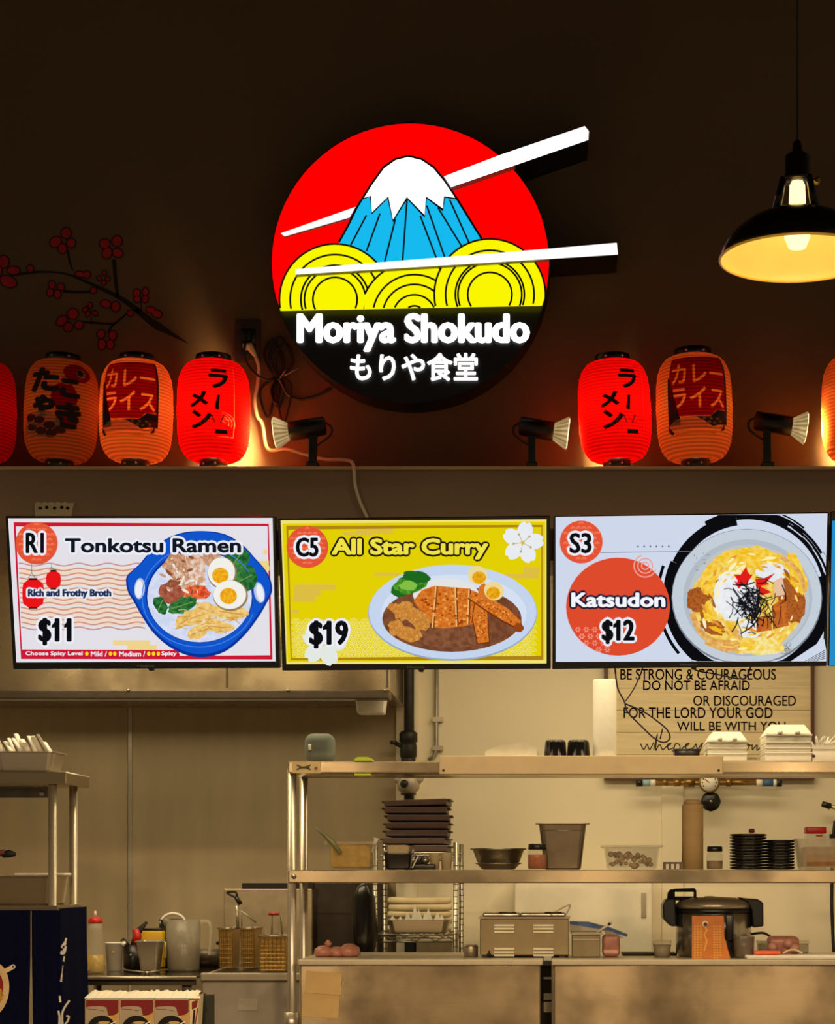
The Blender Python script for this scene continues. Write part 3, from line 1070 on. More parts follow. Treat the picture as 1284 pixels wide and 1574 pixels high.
for k, (a, b) in enumerate(((660, 677), (677, 696))):
    t = T('paper_cup', '%s cream plastic cup beside the black gadget on the middle shelf' % ('left' if k == 0 else 'right'), 'cup', (PX((a + b) / 2, 7.86), 7.86, z), 'cream cups')
    hw = (b - a) / 2 * 7.86 / F
    hh = PZ(1312, 7.86) - z
    t.part('cup', MB().lathe([(hw * .78, 0), (hw * .97, hh - .006), (hw * 1.04, hh - .004), (hw * 1.04, hh), (hw * .93, hh), (hw * .74, .006), (0, .005)], (PX((a + b) / 2, 7.86), 7.86, z), PLT, 24))
    t.part('rim', MB().tube([(PX((a + b) / 2, 7.86) + hw * 1.02 * math.cos(q), 7.86 + hw * 1.02 * math.sin(q), z + hh) for q in (2 * PI * j / 20 for j in range(20))], .0018, PLT, 6, True))

# steel bowls
for k, (w_, h0, h1, lab) in enumerate(((66, 1338, 1327, 'shallow steel dish under the steel mixing bowl on the middle shelf'), (81, 1328, 1305, 'wide steel mixing bowl resting on a shallow steel dish'))):
    cx = PX(766.5, YI)
    z0 = z if k == 0 else PZ(h0, YI) + .003
    hh = PZ(h1, YI) - z0
    hw = w_ / 2 * YI / F
    t = T('steel_bowl', lab, 'bowl', (cx, YI, z0), 'steel bowls')
    t.part('bowl', MB().lathe([(hw * .72, 0), (hw * .8, .004), (hw * .98, hh - .004), (hw * 1.06, hh - .003), (hw * 1.06, hh), (hw * .95, hh), (hw * .72, .008), (0, .006)], (cx, YI, z0), CHROME if k else STEEL, 36))
    t.part('rim', MB().tube([(cx + hw * 1.05 * math.cos(q), YI + hw * 1.05 * math.sin(q), z0 + hh) for q in (2 * PI * j / 30 for j in range(30))], .0025, CHROME, 6, True))
g = MB()
t = T('steel_ladle_set', 'small polished cups nested inside the steel mixing bowl', 'cups', (PX(766, YI), YI, PZ(1322, YI)))
for k, px in enumerate((745, 766, 787)):
    t.part('cup', MB().lathe([(.018, 0), (.025, .04), (.0255, .042), (.023, .04), (.016, .004), (0, .003)], (PX(px, YI), YI + (.02 if k == 1 else -.01), PZ(1320, YI)), CHROME, 18))
# spice jar
def jar(px0, px1, py0, Y, zz, glass, fillm, fill, lidm, label, lid_h=9, cat='jar', name='spice_jar'):
    cx = PX((px0 + px1) / 2, Y); hw = (px1 - px0) / 2 * Y / F
    hh = PZ(py0, Y) - zz
    lh = lid_h * Y / F
    t = T(name, label, cat, (cx, Y, zz))
    t.part('jar', MB().lathe([(hw * .9, 0), (hw, .006), (hw, (hh - lh) * .8), (hw * .8, hh - lh), (hw * .8, hh - lh + .001)], (cx, Y, zz), glass, 24))
    t.part('contents', MB().lathe([(hw * .85, .003), (hw * .92, .008), (hw * .92, (hh - lh) * fill), (0, (hh - lh) * fill)], (cx, Y, zz), fillm, 20))
    t.part('lid', MB().lathe([(hw * .88, hh - lh), (hw * .92, hh - lh + .002), (hw * .9, hh - .002), (hw * .82, hh), (0, hh)], (cx, Y, zz), lidm, 24))
    return t
jar(811, 841, 1297, 7.665, z, CLEAR, pm('chili_powder', (150, 72, 24), .9, 0, .3, 60), .75, BLACKP, 'glass jar of rust coloured chili powder with a black lid beside the deep steel pan', 9)
# deep pan
t = T('deep_steel_pan', 'deep tapered steel food pan standing on the middle shelf', 'pan', (PX(865, YI), YI, z))
t.part('pan', MB().pan(PX(829, 7.84), PX(901, 7.84), 7.75, 7.93, z, PZ(1266, 7.84), pm('pan_steel', (150, 138, 118), .38, .85, .1), taper=.78, lip=.014))
t.part('step_ridge', MB().tube([(PX(865, 7.84) + sx * .091, 7.84 + sy * .087, PZ(1277, 7.84)) for sx, sy in ((-1, -1), (1, -1), (1, 1), (-1, 1))], .002, STEEL, 6, True))
# clear food container
t = T('food_container', 'low clear container of pale chopped food on the middle shelf', 'container', (PX(971, YI), YI, z))
t.part('container', MB().pan(PX(929, YI), PX(1013, YI), YI - .09, YI + .09, z, PZ(1303, YI), CLEAR, taper=.9, lip=.008))
g = MB()
CHOP = pm('pale_chopped_food', (204, 174, 128), .7, 0, .2, 40)
for k in range(46):
    c_ = Vector((PX(rnd.uniform(938, 1004), YI), YI + rnd.uniform(-.06, .07), z + rnd.uniform(.014, .062)))
    q = rnd.uniform(.008, .014)
    g.lathe([(0, -q), (q * .8, -q * .5), (q, 0), (q * .7, q * .6), (0, q)], c_, CHOP, 6)
o = t.part('chopped_food', g); o['kind'] = 'stuff'
t.part('lid', MB().rbox(PX(924, YI), PX(1018, YI), YI - .1, YI + .1, PZ(1303, YI) + .0005, PZ(1299.5, YI), FROST, .003))
# napkin holder
t = T('sign_clip', 'little steel card clip standing right of the clear food container', 'clip', (PX(1034, YI), YI, z))
t.part('frame', MB().box(PX(1019, YI), PX(1050, YI), YI - .03, YI - .02, z, PZ(1325, YI), STEELD))
g = MB()
for px in (1024, 1032, 1040):
    g.pbox(px, px + 4.5, 1328, 1336, YI - .0315, .002, WHITEP)
split_parts(t, 'card', g, None, 'white card strip')
# tall paper roll
t = T('cup_sleeve', 'tall beige sleeve of paper cups on the middle shelf', 'cups', (PX(1065, YI), YI, z))
BEIG = pm('beige_paper_sleeve', (196, 166, 118), .7, 0, .05, 8, (1, 1, 6))
hw = 16.5 * YI / F; hh = PZ(1236, YI) - z
t.part('sleeve', MB().lathe([(hw, 0), (hw, hh - .006), (hw * .93, hh), (0, hh)], (PX(1065, YI), YI, z), BEIG, 28))
t.part('top_cup', MB().lathe([(hw * .85, hh), (hw * .7, hh + .016), (hw * .6, hh + .018), (0, hh + .016)], (PX(1065, YI), YI, z), BEIG, 24))
jar(1086, 1112, 1301, YI, z, CLEAR, pm('grey_seasoning', (158, 134, 100), .9, 0, .2, 50), .5, BLACKP, 'short clear seasoning jar with a black lid right of the beige sleeve', 8)

# black sauce dishes: two piles
def dish_proto():
    t = T('black_dish', 'x', 'dish', (0, 0, 0), 'stacked black sauce dishes')
    w_ = .0745
    g = MB()
    g.lathe([(w_ * .66, 0), (w_ * .9, .0015), (w_ * .985, .004), (w_, .009), (w_ * .99, .0114), (w_ * .9, .0105), (w_ * .62, .003), (0, .0025)], (0, 0, 0), BK, 48,
            wob=lambda a, i: 1 + (.035 * math.cos(9 * a) if i > 1 and i < 6 else 0))
    t.part('dish', g)
    return t.o
dp = dish_proto()
first = True
names_n = ['lowest', 'second', 'third', 'fourth', 'fifth', 'sixth', 'seventh', 'eighth', 'ninth', 'tenth', 'eleventh', 'twelfth', 'thirteenth']
for pile, cxp, n_, Y, sc in (('left', 1150.5, 12, 7.76, .97), ('right', 1198, 10, 7.76, .82)):
    for k in range(n_):
        lab = ('%s dish from the bottom in the taller left pile of black wavy sauce dishes' % names_n[k] if pile == 'left'
               else '%s dish from the bottom in the shorter right pile of black wavy sauce dishes' % names_n[k])
        if k == n_ - 1:
            lab = 'topmost dish of the %s pile of black wavy sauce dishes' % ('taller left' if pile == 'left' else 'shorter right')
        loc = (PX(cxp, Y), Y + .0, z + k * .0118)
        if first:
            dp.location = loc
            dp['label'] = lab
            o = dp
            first = False
        else:
            o = dup(dp, loc, lab)
        o.scale = (sc, sc, 1)
        o.rotation_euler = (0, 0, rnd.uniform(0, .2))
# red capped bottle behind the dishes
t = T('red_capped_bottle', 'slim bottle with a dark red cap standing behind the black dishes', 'bottle', (PX(1156, 7.93), 7.93, z))
t.part('bottle', MB().lathe([(.02, 0), (.022, .01), (.022, .10), (.009, .125), (.008, PZ(1280, 7.93) - z)], (PX(1156, 7.93), 7.93, z), FROST, 18))
t.part('cap', MB().lathe([(.011, PZ(1280, 7.93) - z), (.013, PZ(1278, 7.93) - z), (.011, PZ(1274, 7.93) - z), (0, PZ(1274, 7.93) - z)], (PX(1156, 7.93), 7.93, z), pm('dark_red_cap', (110, 18, 16), .4), 16), label='dark red cap')
# tub with a red lid jar in it
t = T('frosted_tub', 'frosted plastic tub at the right end of the middle shelf', 'tub', (PX(1256, YI), YI, z))
t.part('tub', MB().pan(PX(1223, YI), PX(1296, YI), YI - .08, YI + .08, z, PZ(1289, YI), FROST, taper=.84, lip=.004))
t.part('contents', MB().rbox(PX(1234, YI), PX(1284, YI), YI - .07, YI + .06, z + .01, z + .09, pm('brown_seasoning', (150, 108, 66), .9, 0, .2, 40), .01), label='brown powder')
t = T('red_lid_jar', 'clear square jar with a bright red lid standing behind the frosted tub', 'jar', (PX(1254, 7.93), 7.93, z))
t.part('jar', MB().rbox(PX(1239, 7.93), PX(1269, 7.93), 7.895, 7.965, z, PZ(1282, 7.93), CLEAR, .006))
t.part('lid', MB().rbox(PX(1238, 7.93), PX(1269, 7.93), 7.893, 7.967, PZ(1281.5, 7.93), PZ(1271.5, 7.93), RED, .004), label='bright red lid')
t.part('red_tab', MB().pbox(1255, 1265, 1283, 1286, 7.892, .003, RED))

# ------------------------------------------------------------------ things on the counter
z = ZC + .001
YI = 7.80
t = T('pink_bundle', 'pinkish wrapped meat bundle on the left end of the counter', 'bundle', (PX(516, YI), YI, z))
g = MB()
for px, w_, h_ in ((498, 17, 11), (518, 15, 10), (537, 17, 13)):
    c_ = (PX(px, YI), YI, z)
    a = w_ * YI / F; b = h_ * YI / F
    g.lathe([(a * .7, 0), (a, b * .35), (a * .85, b * 1.1), (a * .4, b * 1.5), (0, b * 1.55)], c_, PINK, 16, wob=lambda q, i: 1 + .07 * math.sin(3 * q + i))
split_parts(t, 'lobe', g)
t.part('knot', MB().lathe([(.008, 0), (.016, .012), (.005, .026), (0, .028)], (PX(505, YI), YI - .01, z + .04), PINK, 10))
# dark cabinet behind
t = T('dark_cabinet', 'dark steel cabinet standing between the fryer and the wire rack', 'cabinet', (PX(530, 9.05), 9.05, 0))
DK = pm('dark_cabinet_steel', (58, 50, 42), .45, .6, .1)
t.part('body', MB().box(PX(478, 9.05), PX(588, 9.05), 9.05, YB - .04, 0, PZ(1352, 9.05), DK), bevel=.006)
t.part('side_trim', MB().pbox(474, 479, 1354, 1480, 9.04, .05, STEEL), label='bright edge strip')
t.part('door_gap', MB().pbox(484, 584, 1403, 1405, 9.047, .004, BLACKM))
# equipment behind the rack's lower part
t = T('steel_equipment', 'grey steel equipment casing seen below the wire rack shelf', 'appliance', (PX(670, 9.05), 9.05, 0))
t.part('casing', MB().box(PX(640, 9.05), PX(696, 9.05), 9.05, YB - .04, 0, PZ(1446, 9.05), pm('beige_steel', (170, 156, 128), .5, .4)), bevel=.005)
t.part('dark_bay', MB().pbox(622, 638, 1447, 1470, 9.06, .2, BLACKM))
t.part('base_rail', MB().pbox(592, 696, 1471, 1476, 9.03, .05, STEEL))
# little steel can
t = T('steel_can', 'short steel canister at the left of the louvred warmer', 'canister', (PX(725, YI), YI, z))
hw = 11 * YI / F; hh = PZ(1452, YI) - z
t.part('can', MB().lathe([(hw, 0), (hw, hh - .01), (hw * .95, hh - .006), (hw * .9, hh), (0, hh - .002)], (PX(724, YI), YI, z), STEEL, 22))
t.part('lid_rim', MB().tube([(PX(724, YI) + hw * math.cos(q), YI + hw * math.sin(q), z + hh - .008) for q in (2 * PI * j / 22 for j in range(22))], .002, CHROME, 6, True))
# louvred warmer
t = T('food_warmer', 'stainless countertop warmer with louvred front and steel lids on top', 'warmer', (PX(806, YI), YI, z))
wz = PZ(1412, 7.72)
t.part('body', MB().box(PX(738, 7.72), PX(875, 7.72), 7.72, 8.02, z + .008, wz, pm('warmer_steel', (150, 136, 106), .42, .75, .06)), bevel=.004)
t.part('top_frame', MB().box(PX(735, 7.72), PX(877, 7.72), 7.712, 8.028, wz, wz + .006, STEEL))
LOUV = pm('bright_louvre', (255, 246, 214), .5, .0)
for bx in (760, 820):
    for by in (1421, 1457):
        g = MB()
        for k in range(3):
            g.pbox(bx, bx + 31, by + k * 5, by + k * 5 + 3, 7.713, .008, LOUV)
        t.part('louvre', g, label='pale louvre slats')
split_parts(t, 'foot', MB().box(PX(742, 7.72), PX(752, 7.72), 7.73, 7.76, z, z + .008, BLACKP).box(PX(860, 7.72), PX(870, 7.72), 7.73, 7.76, z, z + .008, BLACKP))
kn = t.part('knob', MB().lathe([(.008, 0), (.0075, .014), (0, .015)], P(752, 1467, 7.718), BLACKP, 14, axis='Y'))
t.part('pilot_light', MB().lathe([(.004, 0), (.004, .003), (0, .004)], P(752, 1462, 7.718), RED, 10, axis='Y'), label='red pilot lamp')
for k, (a, b) in enumerate(((742, 800), (800, 870))):
    l_ = t.part('lid', MB().rbox(PX(a, 7.76), PX(b, 7.76), 7.76, 7.98, wz + .0065, wz + .022, pm('lid_steel', (210, 205, 200), .25, .9), .008, 3))
    t.part('lid_handle', MB().tube([(PX(b - 32, 7.8), 7.76, wz + .023), (PX(b - 16, 7.8), 7.752, wz + .023), (PX(b - 6, 7.8), 7.76, wz + .023)], .003, STEELD, 6), l_)
t.part('serving_tongs', MB().tube(cr([P(845, 1407, 7.76), P(862, 1397, 7.76), P(876, 1391, 7.76), P(875, 1397, 7.76), P(870, 1406, 7.76)]), .003, STEEL, 6))
# second steel box
t = T('steel_box', 'square steel container right of the louvred warmer', 'container', (PX(900, YI), YI, z))
bz = PZ(1437, 7.74)
t.part('box', MB().box(PX(880, 7.74), PX(923, 7.74), 7.74, 7.98, z, bz, pm('dull_steel', (140, 128, 100), .5, .6)), bevel=.003)
t.part('lid', MB().box(PX(878, 7.74), PX(926, 7.74), 7.732, 7.99, bz, PZ(1433, 7.74), STEEL), bevel=.002)
t.part('label_strip', MB().pbox(881, 921, 1443, 1445, 7.737, .003, STEEL))
t = T('blue_film_bag', 'blue zip bag draped over the square steel container', 'bag', P(920, 1433, 7.75))
BL = pm('blue_film', (76, 106, 160), .3, 0, .3, 20)
g = MB()
zt0 = PZ(1433, 7.74)
f_ = [P(876, 1416, 7.88), P(905, 1417, 7.88), P(940, 1426, 7.88), P(965, 1436, 7.88), P(964, 1440, 7.88), P(940, 1433, 7.88), P(905, 1426, 7.88), P(876, 1420, 7.88)]
g.prism(f_, (0, .05, 0), BL)
t.part('zip_edge', g)
f_ = [P(876, 1420.5, 7.86), P(905, 1425.5, 7.86), P(940, 1431, 7.86), P(960, 1442, 7.86), P(936, 1444, 7.86), P(929, 1431, 7.86), P(876, 1433.0, 7.86)]
for p_ in f_:
    p_.z = max(p_.z, zt0 + .001) if p_.x < PX(926, 7.74) else p_.z
t.part('bag', MB().prism(f_, (0, .08, 0), pm('milky_film', (206, 200, 180), .35, 0, .08, alpha=.8)))
t = T('white_spatula', 'white handled spatula leaning over the square steel container', 'spatula', P(930, 1432, 7.8))
t.part('handle', MB().tube([P(916, 1434, 7.79), P(941, 1418, 7.79)], [.009, .011], WHITEP, 8, flat=.5))
t.part('hang_hole', MB().lathe([(.006, 0), (.006, .002), (0, .002)], P(937, 1420, 7.781), BLACKP, 10, axis='Y'), label='black hole')
t = T('pink_meat_pack', 'pink wrapped meat pack standing right of the square steel container', 'packet', (PX(940, YI), YI, z))
t.part('pack', MB().rbox(PX(926, YI), PX(953, YI), YI - .03, YI + .04, z, PZ(1436, YI), PINK, .016, 4))
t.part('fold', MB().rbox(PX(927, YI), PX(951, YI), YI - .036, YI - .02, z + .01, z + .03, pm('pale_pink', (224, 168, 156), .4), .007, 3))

# rice cooker
YC = 7.86
t = T('rice_cooker', 'large steel commercial rice cooker with black handles on the counter', 'rice cooker', (PX(1097, YC), YC, z))
cx = PX(1097, YC); R_ = 58 * YC / F
def zc(py): return PZ(py, YC)
t.part('body', MB().lathe([(R_ * .9, 0), (R_, .012), (R_, zc(1403) - z), (R_ * .98, zc(1402) - z)], (cx, YC, z), pm('cooker_steel', (176, 172, 166), .22, .95, .05), 48))
t.part('gasket_band', MB().lathe([(R_ * 1.0, zc(1404) - z), (R_ * 1.03, zc(1403) - z), (R_ * 1.03, zc(1397) - z), (R_ * 1.0, zc(1396) - z)], (cx, YC, z), BLACKP, 48), label='black rim band')
ld = t.part('lid', MB().lathe([(R_ * 1.01, zc(1396) - z), (R_ * 1.0, zc(1390) - z), (R_ * .9, zc(1384) - z), (R_ * .6, zc(1379.5) - z), (0, zc(1378) - z)], (cx, YC, z), pm('lid_grey_steel', (186, 178, 160), .3, .8), 48))
t.part('steam_vent', MB().lathe([(.02, 0), (.02, .006), (0, .007)], (PX(1091, YC), YC, zc(1380)), BLACKP, 16), ld)
for s_, nm in ((-1, 'left'), (1, 'right')):
    g = MB()
    if s_ < 0:
        pts = [(1020, 1412), (1019, 1392), (1024, 1382), (1039, 1381), (1040, 1424), (1032, 1424), (1026, 1418)]
    else:
        pts = [(1137, 1379), (1150, 1381), (1166, 1382), (1174, 1388), (1174.5, 1424), (1158, 1426), (1156, 1400), (1150, 1387)]
    g.prism([P(x, y, YC - .07) for x, y in pts], (0, .14, 0), BLACKP)
    t.part('handle', g, bevel=.006, label='black side handle')
g = MB()
g.prism([P(x, y, YC - .012) for x, y in ((1026, 1382), (1027, 1372), (1031, 1367), (1038, 1367), (1038, 1382))], (0, .03, 0), BLACKP)
g.prism([P(x, y, YC - .012) for x, y in ((1037, 1371), (1037, 1366), (1068, 1365), (1071, 1369), (1071, 1385), (1067, 1384), (1067, 1371))], (0, .03, 0), BLACKP)
g.prism([P(x, y, YC - .012) for x, y in ((1037, 1384), (1037, 1378), (1068, 1378), (1068, 1385))], (0, .03, 0), BLACKP)
t.part('lid_handle', g, ld, bevel=.002, label='black lid loop handle')
t.part('control_box', MB().pbox(1116, 1128, 1406, 1446, YC - R_ - .01, .06, BLACKP, r=.003))
t.part('power_cord', MB().tube(cr([P(1155, 1436, YC + .03), P(1172, 1434, YC + .05), P(1182, 1438, YC + .07), P(1190, 1446, YC + .1), P(1193, 1460, YC + .12)]), .005, RUBBER, 8))
# orange net bag
t = T('orange_packet', 'tall orange patterned packet leaning on the front of the rice cooker', 'packet', P(1092, 1475, 7.66))
ORG = pm('orange_print', (206, 116, 20), .45, 0, .12, 30)
ORD = pm('gold_print', (226, 164, 62), .45, 0, .1, 30)
YQ = 7.64
zq = ZC + .001
def Q(px, py):
    v_ = P(px, py, YQ)
    v_.z = max(v_.z, zq)
    v_.y += (v_.z - zq) * .06
    return v_
g = MB().prism([Q(1064, 1476), Q(1064.5, 1408), Q(1113, 1408), Q(1114, 1440), Q(1123, 1476)], (0, .02, 0), ORG)
t.part('packet', g)
cv = Canvas(lambda x, y, l: Q(x, y) + Vector((0, -.0006 * (l + 1), 0)))
for i in range(13):
    for k in range(3):
        for ox in (1067, 1097):
            if not (ox == 1097 and k == 2 and i > 11):
                cv.poly([(ox + k * 4.6, 1423 + i * 4), (ox + k * 4.6 + 3, 1423 + i * 4), (ox + k * 4.6 + 3, 1425.5 + i * 4), (ox + k * 4.6, 1425.5 + i * 4)], ORD, 1)
cv.ell(1084.5, 1420, 4.6, 4.6, WHITEP, 2); cv.ell(1085, 1421, 3.2, 3.2, pm('dark_maroon_print', (70, 20, 18), .5), 3)
cv.line([(1084, 1424), (1087, 1430), (1083, 1437), (1087, 1446), (1083, 1462)], [2, 3, 2, 3, 2], ORD, 2)
t.part('print', cv.mb, label='gold grid print and white disc')
# clear cup left of cooker, dark tub right
t = T('small_tub', 'small grey deli tub with a white lid left of the rice cooker', 'tub', (PX(1018, YI), YI, z))
hw = 14 * YI / F; hh = PZ(1446, YI) - z
t.part('tub', MB().lathe([(hw * .85, 0), (hw, hh * .75), (0, hh * .75)], (PX(1018, YI), YI, z), pm('grey_tub', (150, 140, 116), .5), 24))
t.part('lid', MB().lathe([(hw * 1.05, hh * .75), (hw * 1.05, hh), (0, hh)], (PX(1018, YI), YI, z), FROST, 24))
t = T('brown_tub', 'see through tub of dark brown sauce right of the orange packet', 'tub', (PX(1144, 7.68), 7.68, z))
hw = 17 * 7.68 / F; hh = PZ(1438, 7.68) - z
t.part('tub', MB().lathe([(hw * .9, 0), (hw, hh), (hw * .97, hh), (hw * .87, .003), (0, .002)], (PX(1144, 7.68), 7.68, z), CLEAR, 28))
t.part('sauce', MB().lathe([(hw * .86, .004), (hw * .93, hh * .94), (0, hh * .94)], (PX(1144, 7.68), 7.68, z), pm('brown_sauce', (86, 58, 48), .4, 0, .3, 14), 28), label='brown sauce')
# chopping board, orange sponge, pink packet
t = T('cutting_board', 'white cutting board at the right end of the counter edge', 'board', P(1220, 1476, 7.62))
g = MB().box(PX(1146, 7.62), PX(1300, 7.62), 7.548, 7.70, z, z + .014, WHITEP)
t.part('board', g, bevel=.005)
t.part('handle_hole', MB().box(PX(1152, 7.56), PX(1160, 7.56), 7.59, 7.61, z + .0142, z + .015, BLACKP), label='dark hole')
zb2 = z + .0155
t = T('orange_sponge', 'flat bright orange cleaning cloth on the white cutting board', 'cloth', (PX(1178, 7.66), 7.66, zb2))
t.part('cloth', MB().rbox(PX(1158, 7.66), PX(1198, 7.66), 7.60, 7.68, zb2, zb2 + .014, pm('coral_cloth', (232, 104, 66), .8, 0, .1, 60, bump=.3), .006, 3))
t = T('pink_packet', 'pink plastic wrapped packet lying behind the orange cloth', 'packet', (PX(1205, 7.78), 7.78, z))
t.part('packet', MB().rbox(PX(1180, 7.78), PX(1229, 7.78), 7.745, 7.845, z, PZ(1439, 7.78), PINK, .022, 4, taper=.95))
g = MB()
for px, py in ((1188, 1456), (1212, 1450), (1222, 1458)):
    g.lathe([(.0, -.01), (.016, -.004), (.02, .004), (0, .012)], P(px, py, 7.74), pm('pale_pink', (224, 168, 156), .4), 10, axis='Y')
split_parts(t, 'highlight', g, None, 'paler pucker')  # highlights on the wrap, painted as paler lumps
t = T('white_spoon', 'pale curved spoon rest on the cutting board by the pink packet', 'spoon', (PX(1220, 7.66), 7.66, zb2))
g = MB().tube(cr([(PX(1204, 7.66), 7.66, zb2 + .004), (PX(1214, 7.66), 7.66, zb2 + .016), (PX(1224, 7.66), 7.66, zb2 + .016), (PX(1234, 7.66), 7.66, zb2 + .004)]), [.004] * 25, PLT, 8)
t.part('spoon', g)
t = T('steel_wall_box', 'grey steel box behind the pink packet at the back of the counter', 'box', (PX(1210, 8.15), 8.15, z))
t.part('box', MB().box(PX(1166, 8.15), PX(1242, 8.15), 8.12, 8.2, z, PZ(1447, 8.15), pm('grey_box', (150, 142, 120), .5, .3)), bevel=.004)
t.part('lid_edge', MB().box(PX(1165, 8.15), PX(1243, 8.15), 8.115, 8.205, PZ(1450, 8.15), PZ(1446, 8.15), STEEL))
# long black seam strip at the back of the counter (a hose)
t = T('black_mat', 'thin black mat edge along the back of the counter by the freezer', 'mat', (PX(990, 7.95), 7.95, z))
t.part('mat', MB().box(PX(957, 7.95), PX(1040, 7.95), 7.9, 8.1, z, z + .008, BLACKM), bevel=.002)

# ------------------------------------------------------------------ prep table at the left with its things
YQ0, YQ1 = 8.0, 8.9
t = T('prep_table', 'dark topped steel prep table along the kitchen wall on the left', 'table', (PX(200, YQ0), 8.5, 0))
ZQ = PZ(1500, YQ0)
qx0, qx1 = PX(60, YQ0), PX(302, YQ0)
t.part('table_top', MB().box(qx0, qx1, YQ0, YQ1, ZQ - .012, ZQ, pm('polished_dark_steel', (84, 74, 60), .12, .9, .06)), bevel=.003)
t.part('front_edge', MB().tube([(qx0, YQ0 - .002, ZQ - .008), (qx1, YQ0 - .002, ZQ - .008)], .008, STEEL, 10))
t.part('apron', MB().box(qx0, qx1 - .01, YQ0 + .02, YQ0 + .05, ZQ - .04, ZQ - .012, STEELD))
for lx in (qx0 + .05, qx1 - .05):
    for ly in (YQ0 + .06, YQ1 - .08):
        t.part('leg', MB().tube([(lx, ly, 0), (lx, ly, ZQ - .012)], .02, STEEL, 10))
zq = ZQ + .001
Y = 8.22
def bottle_at(cxp, Y):
    pass
t = T('squeeze_bottle', 'clear squeeze bottle of yellow oil with a red cap on the prep table', 'bottle', (PX(147, Y), Y, zq))
cx = PX(146.5, Y); hw = 13.5 * Y / F
hb = PZ(1419, Y) - zq
t.part('bottle', MB().lathe([(hw * .95, 0), (hw, .006), (hw * .98, hb * .3), (hw * .82, hb * .85), (hw * .78, hb), (hw * .7, hb)], (cx, Y, zq), pm('soft_bottle_plastic', (214, 208, 190), .35, 0, .04, alpha=.3), 24))
t.part('oil', MB().lathe([(hw * .9, .003), (hw * .95, .008), (hw * .93, hb * .36), (0, hb * .36)], (cx, Y, zq), OIL, 22), label='yellow oil')
cp = t.part('cap', MB().lathe([(hw * .8, hb), (hw * .82, hb + .003), (hw * .78, hb + .016), (hw * .45, hb + .024), (hw * .2, hb + .028)], (cx, Y, zq), RED, 22), label='red screw cap')
t.part('nozzle', MB().lathe([(hw * .2, hb + .027), (hw * .12, hb + .05), (0, hb + .052)], (cx, Y, zq), WHITEP, 12), cp, label='white nozzle tip')
t = T('white_cup', 'white plastic cup with a lip right of the oil bottle', 'cup', (PX(177, 8.4), 8.4, zq))
hw = 14 * 8.4 / F; hh = PZ(1450, 8.4) - zq
t.part('cup', MB().lathe([(hw * .8, 0), (hw, hh), (hw * 1.08, hh), (hw * 1.08, hh + .004), (hw * .94, hh + .004), (hw * .75, .006), (0, .005)], (PX(176, 8.4), 8.4, zq), WHITEP, 26))
t.part('spout', MB().tube([P(188, 1452, 8.38), P(193, 1448, 8.38)], [.012, .005], WHITEP, 8))
t.part('mark', MB().lathe([(.006, 0), (.006, .001), (0, .001)], P(174, 1464, 8.4 - hw * .98), pm('pale_brown_mark', (190, 160, 120), .6), 10, axis='Y'))
# black pot with red and yellow tools
t = T('tool_crock', 'black crock holding red and black handled tools on the prep table', 'crock', (PX(205, 8.6), 8.6, zq))
cx = PX(205, 8.6); hw = 15 * 8.6 / F; hh = PZ(1452, 8.6) - zq
t.part('crock', MB().lathe([(hw * .9, 0), (hw, .01), (hw, hh), (hw * .9, hh), (hw * .85, .01), (0, .008)], (cx, 8.6, zq), BLACKP, 24))
t.part('black_tool', MB().tube([P(204, 1455, 8.6), P(212, 1432, 8.6), P(226, 1417, 8.6)], [.012, .016, .006], BLACKM, 8, flat=.5))
t.part('black_tool', MB().tube([P(200, 1455, 8.57), P(190, 1443, 8.57), P(186, 1446, 8.57)], [.01, .012, .008], BLACKM, 8, flat=.5))
t.part('red_tool', MB().tube([P(208, 1452, 8.58), P(211, 1440, 8.58), P(208, 1428, 8.58)], [.014, .02, .014], RED, 8, flat=.6), label='red handle')
t.part('crock_label', MB().lathe([(.004, 0), (.004, .001), (0, .001)], P(201, 1468, 8.6 - hw * 1.0), WHITEP, 8, axis='Y'), label='small white mark')
# steel sixth pan
t = T('small_steel_pan', 'small tapered steel pan in front of the black crock', 'pan', (PX(230, 8.35), 8.35, zq))
t.part('pan', MB().pan(PX(214, 8.35), PX(249, 8.35), 8.29, 8.41, zq + .0, PZ(1446, 8.35), STEEL, taper=.72, lip=.008))
t.part('handle', MB().tube([P(250, 1447, 8.35), P(255, 1449, 8.35), P(255, 1472, 8.35), P(251, 1474, 8.35)], .004, STEEL, 6))
t = T('yellow_box', 'bright yellow package behind the small steel pan', 'package', (PX(240, 8.75), 8.75, zq))
t.part('package', MB().rbox(PX(224, 8.75), PX(256, 8.75), 8.66, 8.73, zq, PZ(1430, 8.75), pm('yellow_card', (214, 168, 26), .5), .006))
t.part('dark_top', MB().rbox(PX(225, 8.75), PX(255, 8.75), 8.665, 8.725, PZ(1430, 8.75), PZ(1426, 8.75), BLACKP, .003), label='dark lid')
# mandoline
t = T('tongs', 'steel tongs lying on the prep table before the small pan', 'tongs', (PX(220, 8.12), 8.12, zq))
for a, b in (((188, 1474), (226, 1489)), ((258, 1473), (226, 1489))):
    p0, p1 = P(*a, 8.2), P(*b, 8.2)
    p0.z = zq + .007; p1.z = zq + .007
    p0.y = 8.34; p1.y = 8.1
    p0.x, p1.x = PX(a[0], 8.34), PX(b[0], 8.1)
    t.part('arm', MB().tube([p0, p1], .006, STEEL, 8, flat=.6))
t.part('spring_pivot', MB().lathe([(.012, 0), (.012, .012), (0, .013)], (PX(226, 8.1), 8.1, zq), CHROME, 14))
